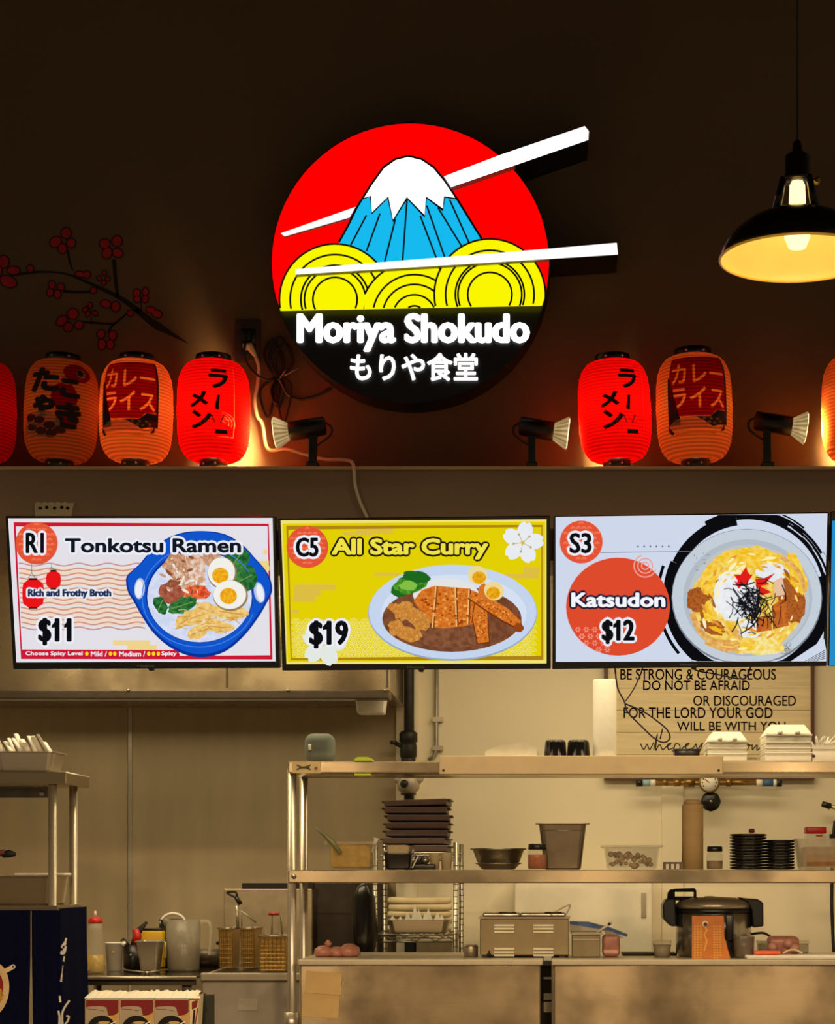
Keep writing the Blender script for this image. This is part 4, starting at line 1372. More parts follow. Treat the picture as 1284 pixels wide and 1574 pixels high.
# clear pitcher
t = T('clear_pitcher', 'large translucent plastic pitcher with a handle on the prep table', 'pitcher', (PX(282, 8.4), 8.4, zq))
cx = PX(282, 8.4); hw = 27 * 8.4 / F; hh = PZ(1414, 8.4) - zq
PIT = pm('pitcher_plastic', (160, 152, 134), .3, 0, .05, alpha=.5)
t.part('jug', MB().lathe([(hw * .86, 0), (hw * .9, .01), (hw * 1.0, hh), (hw * .97, hh), (hw * .86, .012), (0, .01)], (cx, 8.4, zq), PIT, 32))
t.part('water', MB().lathe([(hw * .84, .012), (hw * .92, hh * .55), (0, hh * .55)], (cx, 8.4, zq), pm('cloudy_water', (150, 138, 108), .2, 0, .05, alpha=.6), 30), label='cloudy liquid')
t.part('handle', MB().tube(cr([P(308, 1417, 8.38), P(320, 1417, 8.38), P(324, 1428, 8.38), P(323, 1455, 8.38), P(322, 1468, 8.38)]), [.012] * 33, FROST, 8, flat=.7))
t.part('spout', MB().tube([P(258, 1418, 8.38), P(252, 1413, 8.38)], [.02, .008], PIT, 8))
t = T('white_pot_lid', 'round white rimmed pot behind the translucent pitcher', 'pot', (PX(266, 8.8), 8.8, zq))
hw = 21 * 8.8 / F
t.part('pot', MB().lathe([(hw * .8, 0), (hw, .02), (hw, PZ(1413, 8.8) - zq), (0, PZ(1412, 8.8) - zq)], (PX(266, 8.8), 8.8, zq), BLACKP, 26))
t.part('loop_handle', MB().tube([P(266 + 19 * math.cos(q), 1420 - 16 * math.sin(q), 8.77) for q in (PI * k / 14 for k in range(15))], .006, WHITEP, 8), label='white loop handle')
t = T('folded_cloth', 'white crumpled cloth behind the navy curtain edge on the prep table', 'cloth', (PX(122, 8.2), 8.2, zq))
t.part('cloth', MB().lathe([(.03, 0), (.04, .012), (.025, .03), (.03, .04), (0, .045)], (PX(121, 8.2), 8.2, zq), PAPERW, 10, smooth=False, wob=lambda a, i: 1 + .2 * math.sin(3 * a + i)))
t = T('shaker', 'grey and dark handled pan half hidden behind the pitcher handle', 'pan', (PX(322, 8.8), 8.8, zq))
t.part('pan', MB().lathe([(.06, 0), (.075, .03), (.08, .075), (.07, .075), (.06, .006), (0, .005)], (PX(318, 8.8), 8.8, zq), STEELD, 24))
t.part('handle', MB().tube([P(334, 1450, 8.78), P(344, 1448, 8.76)], .008, BLACKP, 8))

# fryer
YR0 = 8.05
t = T('deep_fryer', 'stainless deep fryer with a tall splash back, left of the tall shelf post', 'fryer', (PX(390, YR0), YR0, 0))
kx0, kx1 = PX(310, YR0), PX(472, YR0)
ZK = PZ(1497, YR0)
t.part('body', MB().box(kx0, kx1, YR0, 8.97, 0, ZK, pm('fryer_front_steel', (176, 168, 156), .5, .5, .05)), bevel=.006)
t.part('front_lip', MB().box(kx0 - .004, kx1, YR0 - .02, YR0 + .03, ZK - .03, ZK + .004, STEEL), bevel=.006)
t.part('oil_well', MB().box(kx0 + .03, kx1 - .02, YR0 + .1, 8.88, ZK, ZK + .003, pm('dark_fryer_well', (40, 34, 28), .3, .5)), label='dark oil well')
t.part('splash_back', MB().pbox(344, 480, 1366, 1500, 8.92, .05, pm('splash_steel', (178, 164, 136), .4, .8)), bevel=.004)
t.part('dark_cap', MB().pbox(372, 482, 1357.5, 1366, 8.92, .05, BLACKM))
t.part('filter_plate', MB().pbox(366, 396, 1535, 1553, YR0 - .003, .003, pm('plate_steel', (186, 178, 164), .5, .5)))
BASK = pm('golden_basket_plastic', (176, 138, 62), .3, 0, .15, alpha=.5)
for k, (a, b, top, bot, Yb) in enumerate(((341, 364, 1426, 1480, 8.4), (374, 397, 1426, 1480, 8.4), (402, 446, 1438, 1491, 8.2))):
    lab = ['left golden mesh fryer basket with a dark upright handle', 'middle golden mesh fryer basket against the splash back', 'right golden mesh fryer basket nearest the shelf post'][k]
    z0 = ZK + .005
    t2 = T('fryer_basket', lab, 'basket', (PX((a + b) / 2, Yb), Yb, z0), 'fryer baskets')
    t2.part('basket', MB().pan(PX(a, Yb), PX(b, Yb), Yb - .09, Yb + .12, z0, PZ(top, Yb), BASK, taper=.86, lip=.004))
    g = MB()
    for q in range(7):
        xx = PX(a, Yb) + (PX(b, Yb) - PX(a, Yb)) * (q + .5) / 7
        g.tube([(xx, Yb - .085, z0 + .01), (xx, Yb - .093, PZ(top, Yb))], .0012, BRASS, 4)
    for q in range(9):
        zq_ = z0 + (PZ(top, Yb) - z0) * (q + .5) / 9
        g.tube([(PX(a, Yb) + .008, Yb - .09, zq_), (PX(b, Yb) - .008, Yb - .09, zq_)], .0012, BRASS, 4)
    t2.part('wire_mesh', g)
    t2.part('rim', MB().tube([(x, y, PZ(top, Yb)) for x, y in ((PX(a, Yb), Yb - .093), (PX(b, Yb), Yb - .093), (PX(b, Yb), Yb + .12), (PX(a, Yb), Yb + .12))], .0035, CHROME, 6, True))
    if k == 0:
        t2.part('handle', MB().tube([P(366, 1428, Yb - .05), P(364, 1392, Yb - .06)], .007, STEEL, 8))
        g = MB().tube([P(370, 1390, Yb - .06), P(363, 1379, Yb - .06)], .010, BLACKP, 8)
        g.tube(cr([P(363, 1379, Yb - .06), P(349, 1372, Yb - .06), P(362, 1371, Yb - .06)], 6, True), .005, BLACKP, 8, True)
        t2.part('grip', g, label='black loop grip')
    elif k == 1:
        t2.part('handle', MB().tube([P(372, 1428, Yb), P(371, 1400, Yb), P(394, 1418, Yb)], .004, STEEL, 6))
    else:
        t2.part('handle', MB().tube([P(418, 1437, Yb), P(418, 1408, Yb), P(432, 1406, Yb), P(434, 1437, Yb)], .004, STEEL, 6))
        t2.part('grip', MB().tube([P(413, 1405, Yb), P(430, 1405, Yb)], .006, RED, 8), label='red grip')

# ------------------------------------------------------------------ left shelf unit with the navy curtain
YL0, YL1 = 7.2, 7.56
t = T('side_shelf', 'steel shelf unit at the left edge with a navy curtain below', 'shelf unit', (PX(40, YL0), YL0, 0))
ZA, ZB = PZ(1186, YL0), PZ(1392, YL0)
sx0, sx1 = PX(-160, YL0), PX(98, YL0)
t.part('top_tier', MB().box(sx0, PX(102, YL0), YL0, YL1, ZA - .046, ZA, SHF), bevel=.004)
t.part('lower_tier', MB().box(sx0, PX(90, YL0), YL0, YL1, ZB - .02, ZB, SHF), bevel=.003)
for lx, ly in ((PX(81, YL0 + .03), YL0 + .03), (PX(81, YL0 + .03), YL1 - .02), (sx0 + .1, YL0 + .03), (sx0 + .1, YL1 - .02)):
    t.part('post', MB().tube([(lx, ly, 0), (lx, ly, ZA - .04)], .0165, STEEL, 14))
ws = t.part('reflection_strip', MB().box(sx0 + .15, PX(72, 7.5), 7.515, 7.535, PZ(1226, 7.5), ZA - .046, pm('mirror_steel', (120, 110, 96), .12, .95)), label='mirror strip standing for the reflection under the shelf')  # stands in for the reflection under the top tier
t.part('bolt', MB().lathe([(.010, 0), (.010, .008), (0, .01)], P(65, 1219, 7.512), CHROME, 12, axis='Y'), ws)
# pan of packets on top
z = ZA + .001
YI = 7.32
t = T('packet_pan', 'steel pan full of white wrapped packets on the left shelf top', 'pan', (PX(45, YI), YI, z))
t.part('pan', MB().pan(PX(2, YI), PX(92, YI), YI - .09, YI + .09, z, PZ(1157, YI), STEEL, taper=.9, lip=.008))
g = MB()
for k in range(12):
    px = -2 + k * 6.6
    a = P(px + rnd.uniform(4, 14), 1162, YI + rnd.uniform(-.05, .05))
    b = P(px - rnd.uniform(2, 8), rnd.uniform(1128, 1142), YI + rnd.uniform(-.03, .06))
    g.tube([a, b], [.012, .011], PAPERW, 6, flat=.35)
split_parts(t, 'paper_packet', g, None, 'white paper packet')
# hanging rail of utensils under the top tier
# pan on the lower tier
z = ZB + .001
t = T('steel_pan', 'large steel food pan on the lower tier of the left shelf', 'pan', (PX(40, YI), YI, z))
YI = 7.385
t.part('pan', MB().pan(PX(-20, YI), PX(96, YI), YI - .115, YI + .115, z, PZ(1346, YI), STEELH, taper=.93, lip=.008))
t.part('liner', MB().rbox(PX(22, YI), PX(100, YI), YI - .0, YI + .1, PZ(1346, YI), PZ(1342, YI), WHITEP, .003), label='white lid edge')
t = T('red_ladle', 'dark red ladle poking in at the left edge above the steel pan', 'ladle', P(0, 1312, 7.36))
t.part('bowl', MB().tube([P(4, 1314, 7.36), P(14, 1312, 7.36), P(24, 1313, 7.36)], [.012, .016, .008], BLACKM, 10))
t.part('handle', MB().tube([P(-40, 1330, 7.36), P(-30, 1312, 7.36), P(8, 1311, 7.36)], [.01, .012, .014], pm('dark_red_handle', (96, 40, 26), .4), 10), label='dark red handle')
t.part('rest', MB().tube([P(-40, 1330, 7.36), P(-42, 1346, 7.36)], .01, STEEL, 8))

# navy curtain
YN = 7.17
t = T('navy_curtain', 'navy cloth half curtain with white brush writing hung round the left shelf', 'curtain', P(50, 1400, YN))
def cloth(pxa, pxb, pya, pyb, nx, nz, fn):
    vs = []
    for j in range(nz + 1):
        for i in range(nx + 1):
            vs.append(fn(i / nx, j / nz))
    fs = [(j * (nx + 1) + i, j * (nx + 1) + i + 1, (j + 1) * (nx + 1) + i + 1, (j + 1) * (nx + 1) + i) for j in range(nz) for i in range(nx)]
    return vs, fs
ztop = PZ(1399, YN)
zlow = PZ(1640, YN)
def fold(u, seed): return .006 * math.sin(u * 19 + seed) + .003 * math.sin(u * 41 + seed)
for nm, a, b, a2, b2, seed in (('panel', -150, 47, -150, 43, 0), ('panel', 48.5, 93, 51, 101, 2)):
    def fn(u, v, a=a, b=b, a2=a2, b2=b2, seed=seed):
        top = a + (b - a) * u
        bot = a2 + (b2 - a2) * u
        k = max(0, (v - .28) / .72)
        return Vector((PX(top + (bot - top) * k, YN), YN + fold(u * (b - a) / 60, seed) * v, ztop + (zlow - ztop) * v))
    vs, fs = cloth(0, 0, 0, 0, 24, 14, fn)
    t.part(nm, MB().add(vs, fs, NAVY, True))
xs_ = PX(87, YN)
def fn(u, v):
    y_ = YN + u * .40
    v2 = max(0, (v - .28) / .72)
    return Vector((xs_ + (.0125 + .02 * v2) * (1 - .6 * u) + .006 * math.sin(u * 14) * v + u * .01, y_, ztop + .006 + (zlow - ztop) * v))
vs, fs = cloth(0, 0, 0, 0, 14, 14, fn)
t.part('side_panel', MB().add(vs, fs, NAVY, True))
cv = Canvas(lambda x, y, l: P(x, y, YN - .012))
INKW = pm('white_dye', (226, 226, 220), .8, 0, .05)
# brush strokes, seen near the fold
for pts, w in (([(101, 1442), (99, 1450), (95, 1456), (99, 1456), (97, 1464), (92, 1464)], [3, 5, 4, 5, 6, 3]), ([(98, 1470), (97, 1478)], [2, 4]), ([(96, 1484), (94, 1500), (93, 1509)], [1, 2.5, 4]),
               ([(91, 1531), (92, 1541)], [3, 4]), ([(106, 1538), (99, 1548), (95, 1558), (95, 1574), (94, 1590)], [3, 3, 3, 4, 4]), ([(89, 1554), (91, 1566), (90, 1580)], [3, 4, 3]),
               ([(101, 1562), (105, 1563), (103, 1570), (99, 1575)], [3, 3, 3, 2])):
    cvx = Canvas(lambda x, y, l: P(x, y, YN - .002) + Vector((.0, .0, 0)))
    cv.line(cr([(x, y, 0) for x, y in pts], 4), [w[min(int(i / 4), len(w) - 1)] for i in range(len(pts) * 4 - 3)], INKW, 0)
# put the strokes on the side panel: pull every vertex to the cloth plane
for v_ in cv.mb.v:
    u = max(0.02, min(.9, (v_.x - xs_) / .09))
    v_.y = YN + .0 - .004
split_parts(t, 'brush_stroke', cv.mb, None, 'white brush stroke')
# bowl picture on the curtain
cv = Canvas(lambda x, y, l: P(x, y, YN - .012 - .0006 * l))
cv.ell(-12, 1521, 26, 42, pm('cream_print', (226, 196, 150), .8), rot=.1)
cv.ell(-14, 1522, 19, 32, pm('red_print', (150, 24, 22), .8), rot=.1)
cv.blob(-4, 1530, 9, 12, pm('yellow_print', (196, 150, 50), .8, 0, .3, 60))
cv.line([(2, 1496), (20, 1486)], 7, pm('cream_print', (226, 196, 150), .8))
cv.ell(20, 1486, 3.6, 3.6, INKW); cv.ell(20, 1486, 1.6, 1.6, NAVY)
t.part('bowl_print', cv.mb, label='cream and red bowl print')

# ------------------------------------------------------------------ order counter with printed cartons
t = T('order_counter', 'front order counter below the picture edge carrying the printed cartons', 'counter', (PX(220, 6.9), 6.9, 0))
zo = PZ(1632, 6.98)
t.part('top', MB().box(-2.6, -.9, 6.6, 7.1, zo - .03, zo, STEELD), bevel=.003)
t.part('base', MB().box(-2.55, -.95, 6.65, 7.05, 0, zo - .03, BLACKM))
YX = 6.96
CW = pm('carton_white', (226, 206, 164), .7, 0, .04)
CR = pm('carton_red', (128, 14, 18), .6, 0, .08)
CG = pm('carton_grey', (176, 162, 140), .6, 0, .05)
CT = pm('carton_tan', (206, 166, 96), .6, 0, .05)
for k, (a, b) in enumerate(((131, 183.5), (184.5, 236.5), (237.5, 291))):
    lab = '%s of three upright cartons printed red and black at the bottom left' % ['leftmost', 'middle', 'rightmost'][k]
    t = T('printed_carton', lab, 'carton', (PX((a + b) / 2, YX), YX, zo), 'printed cartons')
    t.part('box', MB().box(PX(a, YX), PX(b, YX), YX, YX + .14, zo, PZ(1536, YX), CW))
    cv = Canvas(lambda x, y, l: P(x, y, YX - .0006 - .0004 * l))
    w_ = b - a
    cv.poly([(a + 1, 1537), (b - 1, 1537), (b - 1, 1556), (b - 7, 1560), (b - 13, 1561), (a + 1, 1561)], CR)
    cv.poly([(a + 1, 1549)] + [(a + w_ * q, 1548 - 1.5 * math.sin(q * PI) + 26 * max(0, q - .45) ** 2 * 3) for q in (.1, .25, .4, .55, .62)] + [(a + w_ * .68, 1561), (a + w_ * .7, 1574), (a + 1, 1574)], CG)
    cv.line([(a + 2, 1551), (a + w_ * .3, 1551.5), (a + w_ * .55, 1554)], .8, CR)
    cv.poly([(b - 1, 1556), (b - 7, 1560), (b - 13, 1562), (b - 17, 1575), (b - 1, 1575)], CT)
    cv.ell((a + b) / 2 - 1, 1584, 23, 23, BLACKP)
    cv.ell((a + b) / 2 + 1, 1584, 15, 14, pm('dull_red_print', (150, 40, 28), .6))
    cv.blob((a + b) / 2 + 3, 1572, 9, 2.5, CT)
    cv.line([((a + b) / 2 + 13, 1574), ((a + b) / 2 + 21, 1570)], 2, PAPERW)
    t.part('print', cv.mb, label='red, grey and black print')
t = T('carton_tray', 'white tray edge with red print at the right end of the three cartons', 'tray', P(300, 1632, YX))
t.part('end_panel', MB().prism([P(292, 1537, YX + .01), P(306, 1529, YX + .01), P(301, 1632, YX + .01), P(292, 1632, YX + .01)], (0, .09, 0), CW))
cv = Canvas(lambda x, y, l: P(x, y, YX + .0095 - .0006 * l))
cv.poly([(295, 1540), (304, 1537), (303, 1548), (295, 1552)], CR); cv.line([(299, 1552), (297, 1574)], 3, BLACKP); cv.line([(304, 1550), (300, 1574)], 1.6, CR)
t.part('print', cv.mb, label='red and black stripes')
t = T('tissue_sheet', 'crumpled bright white tissue laid along the tops of the three cartons', 'tissue', P(218, 1534, YX + .05))
vs = []
nx_ = 48
for j in range(4):
    for i in range(nx_ + 1):
        px = 130 + (308 - 130) * i / nx_
        p = P(px, 1535.5, YX)
        p.z += .003 + [0, .016, .02, .004][j] + (rnd.uniform(-.003, .005) if 0 < j < 3 else 0)
        p.y = YX - .004 + j * .045
        if j in (1, 2):
            p.x += .012 * (1 - 2 * i / nx_)
        vs.append(p)
t.part('tissue', MB().add(vs, [(j * (nx_ + 1) + i, j * (nx_ + 1) + i + 1, (j + 1) * (nx_ + 1) + i + 1, (j + 1) * (nx_ + 1) + i) for j in range(3) for i in range(nx_)], pm('bright_tissue', (250, 244, 228), .9, 0, .03, 80, bump=.4)))
t = T('dark_stand', 'dark green stand behind the right end of the cartons', 'stand', P(313, 1632, 7.06))
t.part('stand', MB().box(PX(296, 7.0), PX(323, 7.0), 7.075, 7.095, zo, PZ(1531, 7.07), pm('dark_green_board', (34, 38, 30), .6)), bevel=.003)
t.part('top_edge', MB().box(PX(296, 7.0), PX(323, 7.0), 7.074, 7.096, PZ(1531, 7.07), PZ(1529, 7.07), STEELD))

# ------------------------------------------------------------------ illuminated round sign
YF_ = 6.87
sc_ = 580 / 1284
def ZP(x, y): return (400 + x * sc_, 160 + y * sc_)      # sign sketch coordinates to photo pixels
sc0 = (631, 404)
t = T('shop_sign', 'large round lit shop sign with a snowy mountain, noodles and chopsticks on the dark wall', 'sign', P(631, 404, YW))
SBLK = pm('sign_black_return', (10, 10, 11), .4, 0, .1)
g = MB()
circ = [P(sc0[0] + 214.5 * math.cos(2 * PI * k / 96), sc0[1] + 215.5 * math.sin(2 * PI * k / 96), YF_) for k in range(96)]
g.prism(circ, (0, YW - YF_, 0), SBLK)
t.part('sign_box', g, label='black round casing')
E_RED = em('sign_red', (255, 0, 0), 1.15)
E_YEL = em('sign_yellow', (250, 246, 0), 1.0)
E_BLU = em('sign_blue', (22, 186, 238), 1.0)
E_WHT = em('sign_white', (255, 255, 255), 1.3)
LINE = pm('sign_line_black', (12, 14, 22), .5)
def clampc(cx, cy, rx, ry, ymax, n=72):
    return [(cx + rx * math.cos(2 * PI * k / n), min(cy + ry * math.sin(2 * PI * k / n), ymax)) for k in range(n)]
cv = Canvas(lambda x, y, l: P(x, y, YF_ - .0008 * (l + 1)))
def yb(x): return 478 - (x - 430) * 8 / 410
cv.poly([(x, min(y, yb(x) - 3)) for x, y in clampc(sc0[0], sc0[1], 213, 214, 999)], E_RED)
def coil(cx, cy, rout, rings, lim=None, w=2.9):
    pts = [(cx + rout * math.cos(2 * PI * k / 60), min(cy + rout * math.sin(2 * PI * k / 60), yb(cx + rout * math.cos(2 * PI * k / 60)))) for k in range(60)]
    if lim:
        pts = [(min(max(x, lim[0]), lim[1]), y) for x, y in pts]
    def inside(x, y): return (x - sc0[0]) ** 2 + (y - sc0[1]) ** 2 < 214.5 ** 2
    pts2 = []
    for x, y in pts:
        d = math.hypot(x - sc0[0], y - sc0[1])
        if d > 213:
            x = sc0[0] + (x - sc0[0]) * 213 / d; y = min(sc0[1] + (y - sc0[1]) * 213 / d, yb(x))
        pts2.append((x, y))
    cv.poly(pts2, E_YEL)
    l = cv.nxt(None)
    for rr in rings:
        run = []
        for k in range(121):
            a = PI / 2 + 2 * PI * k / 120
            x, y = cx + rr * math.cos(a), cy + rr * math.sin(a)
            ok = y < yb(x) - .5 and inside(x, y) and (not lim or lim[0] <= x <= lim[1])
            if ok:
                run.append((x, y))
            if (not ok or k == 120) and len(run) > 1:
                cv.line(run, w, LINE, l)
            if not ok:
                run = []
# mountain behind the noodles
mt = [ZP(*p) for p in ((270, 468), (300, 412), (330, 350), (380, 270), (420, 215), (460, 187), (505, 176), (550, 187), (590, 214), (630, 262), (670, 322), (715, 395), (762, 470), (800, 560), (240, 560))]
# chopstick pieces on the face are added later; mountain stands out on top of them
cvm = Canvas(lambda x, y, l: P(x, y, YF_ - .016 - .0008 * (l + 1)), cv.mb)
cvm.poly(mt, E_BLU)
snow = [ZP(*p) for p in ((352, 322), (380, 270), (420, 215), (460, 187), (505, 176), (550, 187), (590, 214), (630, 262), (668, 322), (628, 316), (622, 360), (566, 318), (560, 382), (500, 320), (452, 398), (435, 318), (380, 372), (375, 313))]
cvm.poly(snow, E_WHT)
cvm.line(snow[8:] + [snow[0]], 2.2, LINE)
cvm.line([ZP(*p) for p in ((268, 470), (300, 412), (330, 350), (380, 270), (420, 215), (460, 187), (505, 176), (550, 187), (590, 214), (630, 262), (670, 322), (715, 395), (764, 474))], 3.4, LINE)
for a, b in (((362, 378), (308, 480)), ((408, 372), (362, 500)), ((460, 392), (424, 537)), ((500, 325), (485, 532)), ((545, 380), (600, 524)), ((567, 345), (628, 520)), ((605, 352), (690, 490)), ((645, 325), (715, 480))):
    cvm.line([ZP(*a), ZP(*b)], 2.6, LINE, 9)
cv.fn = lambda x, y, l: P(x, y, YF_ - .026 - .0006 * (l + 1))
c1, c2, c3 = ZP(255, 665), ZP(782, 648), ZP(525, 722)
coil(*c1, 86, (85.4, 69, 52.5, 50 * .94, 34))
coil(*c2, 86, (85.4, 68, 53, 34, 50 * .96))
coil(*c3, 84, (83.4, 64, 49, 33, 16), (c1[0] + 45, c2[0] - 40))
cvr = coil(*c2, 86, (85.4, 68, 53, 34, 49))
t.part('picture', cv.mb, label='red sun, blue snowy mountain and yellow noodles')
# chopsticks
g = MB()
SGRY = pm('sign_grey_return', (120, 122, 124), .5)
def stick(front, depth_front, Yfront, side=None):
    n = len(front)
    f_ = [P(x, y, Yfront) for x, y in front]
    g.add(f_, [tuple(range(n))], E_WHT)
    vs = f_ + [Vector((p.x, depth_front, p.z)) for p in f_]
    g.add(vs, [((i + 1) % n, i, n + i, n + (i + 1) % n) for i in range(n)], side or SBLK)
stick([ZP(*p) for p in ((70, 440), (325, 350), (304, 386), (84, 450))], YF_, YF_ - .02, SGRY)
t.part('chopstick_tip', g, label='white tip of the upper chopstick')
g = MB()
stick([ZP(*p) for p in ((626, 246), (820, 172), (868, 208), (650, 283))], YF_, YF_ - .045, SGRY)
t.part('chopstick', g, label='upper white lit chopstick, middle stretch')
g = MB()
stick([ZP(*p) for p in ((820, 172), (1105, 75), (1119, 92), (1117, 122), (868, 208))], YW, YF_ - .045)
t.part('chopstick', g, label='upper white lit chopstick, thick end')
g = MB()
stick([ZP(*p) for p in ((120, 562), (985, 492), (985, 527), (120, 580))], YF_ - .03, YF_ - .06, SGRY)
t.part('chopstick', g, label='lower white lit chopstick over the noodles')
g = MB()
stick([ZP(*p) for p in ((985, 492), (1214, 472), (1218, 512), (985, 527))], YW, YF_ - .06)
t.part('chopstick', g, label='lower white lit chopstick, thick end')
cv = Canvas(lambda x, y, l: P(x, y, YF_ - .012 - .0006 * l))
cv.text('Moriya Shokudo', (456, 481, 815, 541), E_WHT, 2.2, boldx=2.9)
cv.text('もりや食堂', (538, 542, 735, 586), E_WHT, 1.2)
t.part('lettering', cv.mb, label='white lit name lettering')
t.part('top_hanger', MB().pbox(625, 637, 186, 190, YF_ + .05, .09, SBLK))

# ------------------------------------------------------------------ menu screens
TH = math.tan(math.radians(9.5))
YTV = 6.66
class Plane:
    """the leaning front of one screen; photo pixel -> point on it"""
    def __init__(s, pyb):
        s.zb = PZ(pyb, YTV)

    def at(s, px, py, out=0.0):
        k = (HY - py) / F
        Y = (YTV - (H - s.zb) * TH) / (1 + k * TH)
        p = Vector((PX(px, Y), Y, H + k * Y))
        return p + Vector((0, -math.cos(math.atan(TH)), -math.sin(math.atan(TH)))) * out
BEZ = pm('screen_bezel', (9, 9, 10), .3, 0, .1)
DKT = em('screen_black', (14, 14, 18)); WHT = em('screen_white', (236, 238, 246)); 
def tv(name_label, quad, screen, pyb, draw, s, off):
    pl = Plane(pyb)
    t = T('menu_screen', name_label, 'screen', pl.at((quad[0][0] + quad[1][0]) / 2, pyb), 'menu screens')
    back = Vector((0, .045, .045 * TH))
    g = MB().prism([pl.at(*q) for q in quad], back, BEZ)
    t.part('casing', g, bevel=.003)
    def fn(x, y, l): return pl.at(off[0] + x * s, off[1] + y * s, .0012 + .0002 * l)
    cv = Canvas(fn)
    cv.clip = None
    draw(cv, screen)
    t.part('screen', cv.mb, label='lit menu picture')
    cx = (quad[2][0] + quad[3][0]) / 2
    br = MB()
    br.prism([pl.at(cx + 2, pyb - 2, .001), pl.at(cx + 12, pyb - 2, .001), pl.at(cx + 10, pyb + 2.5, .001), pl.at(cx + 4, pyb + 2.5, .001)], (0, .02, 0), BEZ)
    t.part('sensor', br)
    lg = Canvas(lambda x, y, l: pl.at(x, y, .0012))
    lg.text('Hisense', (cx - 14, pyb - 6.5, cx + 12, pyb - 3), pm('bezel_grey_print', (96, 96, 98), .5))
    t.part('brand_mark', lg.mb, label='grey brand lettering')
    m_ = MB()
    a = pl.at((quad[0][0] + quad[1][0]) / 2, (quad[0][1] + pyb) / 2) + back
    m_.box(a.x - .1, a.x + .1, a.y - .005, YS, a.z + .03, a.z + .2, BLACKM)
    t.part('wall_bracket', m_)
    return t, pl

def badge(cv, cx, cy, r, txt, box):
    cv.ell(cx, cy, r, r, em('badge_orange', (228, 84, 52)))
    l = cv.nxt(None)
    pat = em('badge_pattern', (244, 130, 96))
    for j in range(9):
        for i in range(9):
            x = cx - r + (i + .5 * (j % 2)) * r / 4
            y = cy - r + (j + .6) * r / 4.2
            if (x - cx) ** 2 + (y - cy) ** 2 < (r * .86) ** 2:
                cv.arc(x, y, r * .10, 3, pat, 180, 360, l, 6)
                cv.arc(x, y, r * .05, 2.5, pat, 180, 360, l, 5)
    cv.text(txt, box, DKT, 2.5, 11, WHT, boldx=4)

def seig(cv, x0, x1, y0, y1, r, mat, w):
    l = cv.nxt(None)
    j = 0
    y = y0
    while y < y1:
        x = x0 + (r if j % 2 else 0)
        while x < x1:
            for q in (.95, .6, .3):
                cv.arc(x, y, r * q, w, mat, 190, 350, l, 8)
            x += 2 * r
        y += r * .55
        j += 1

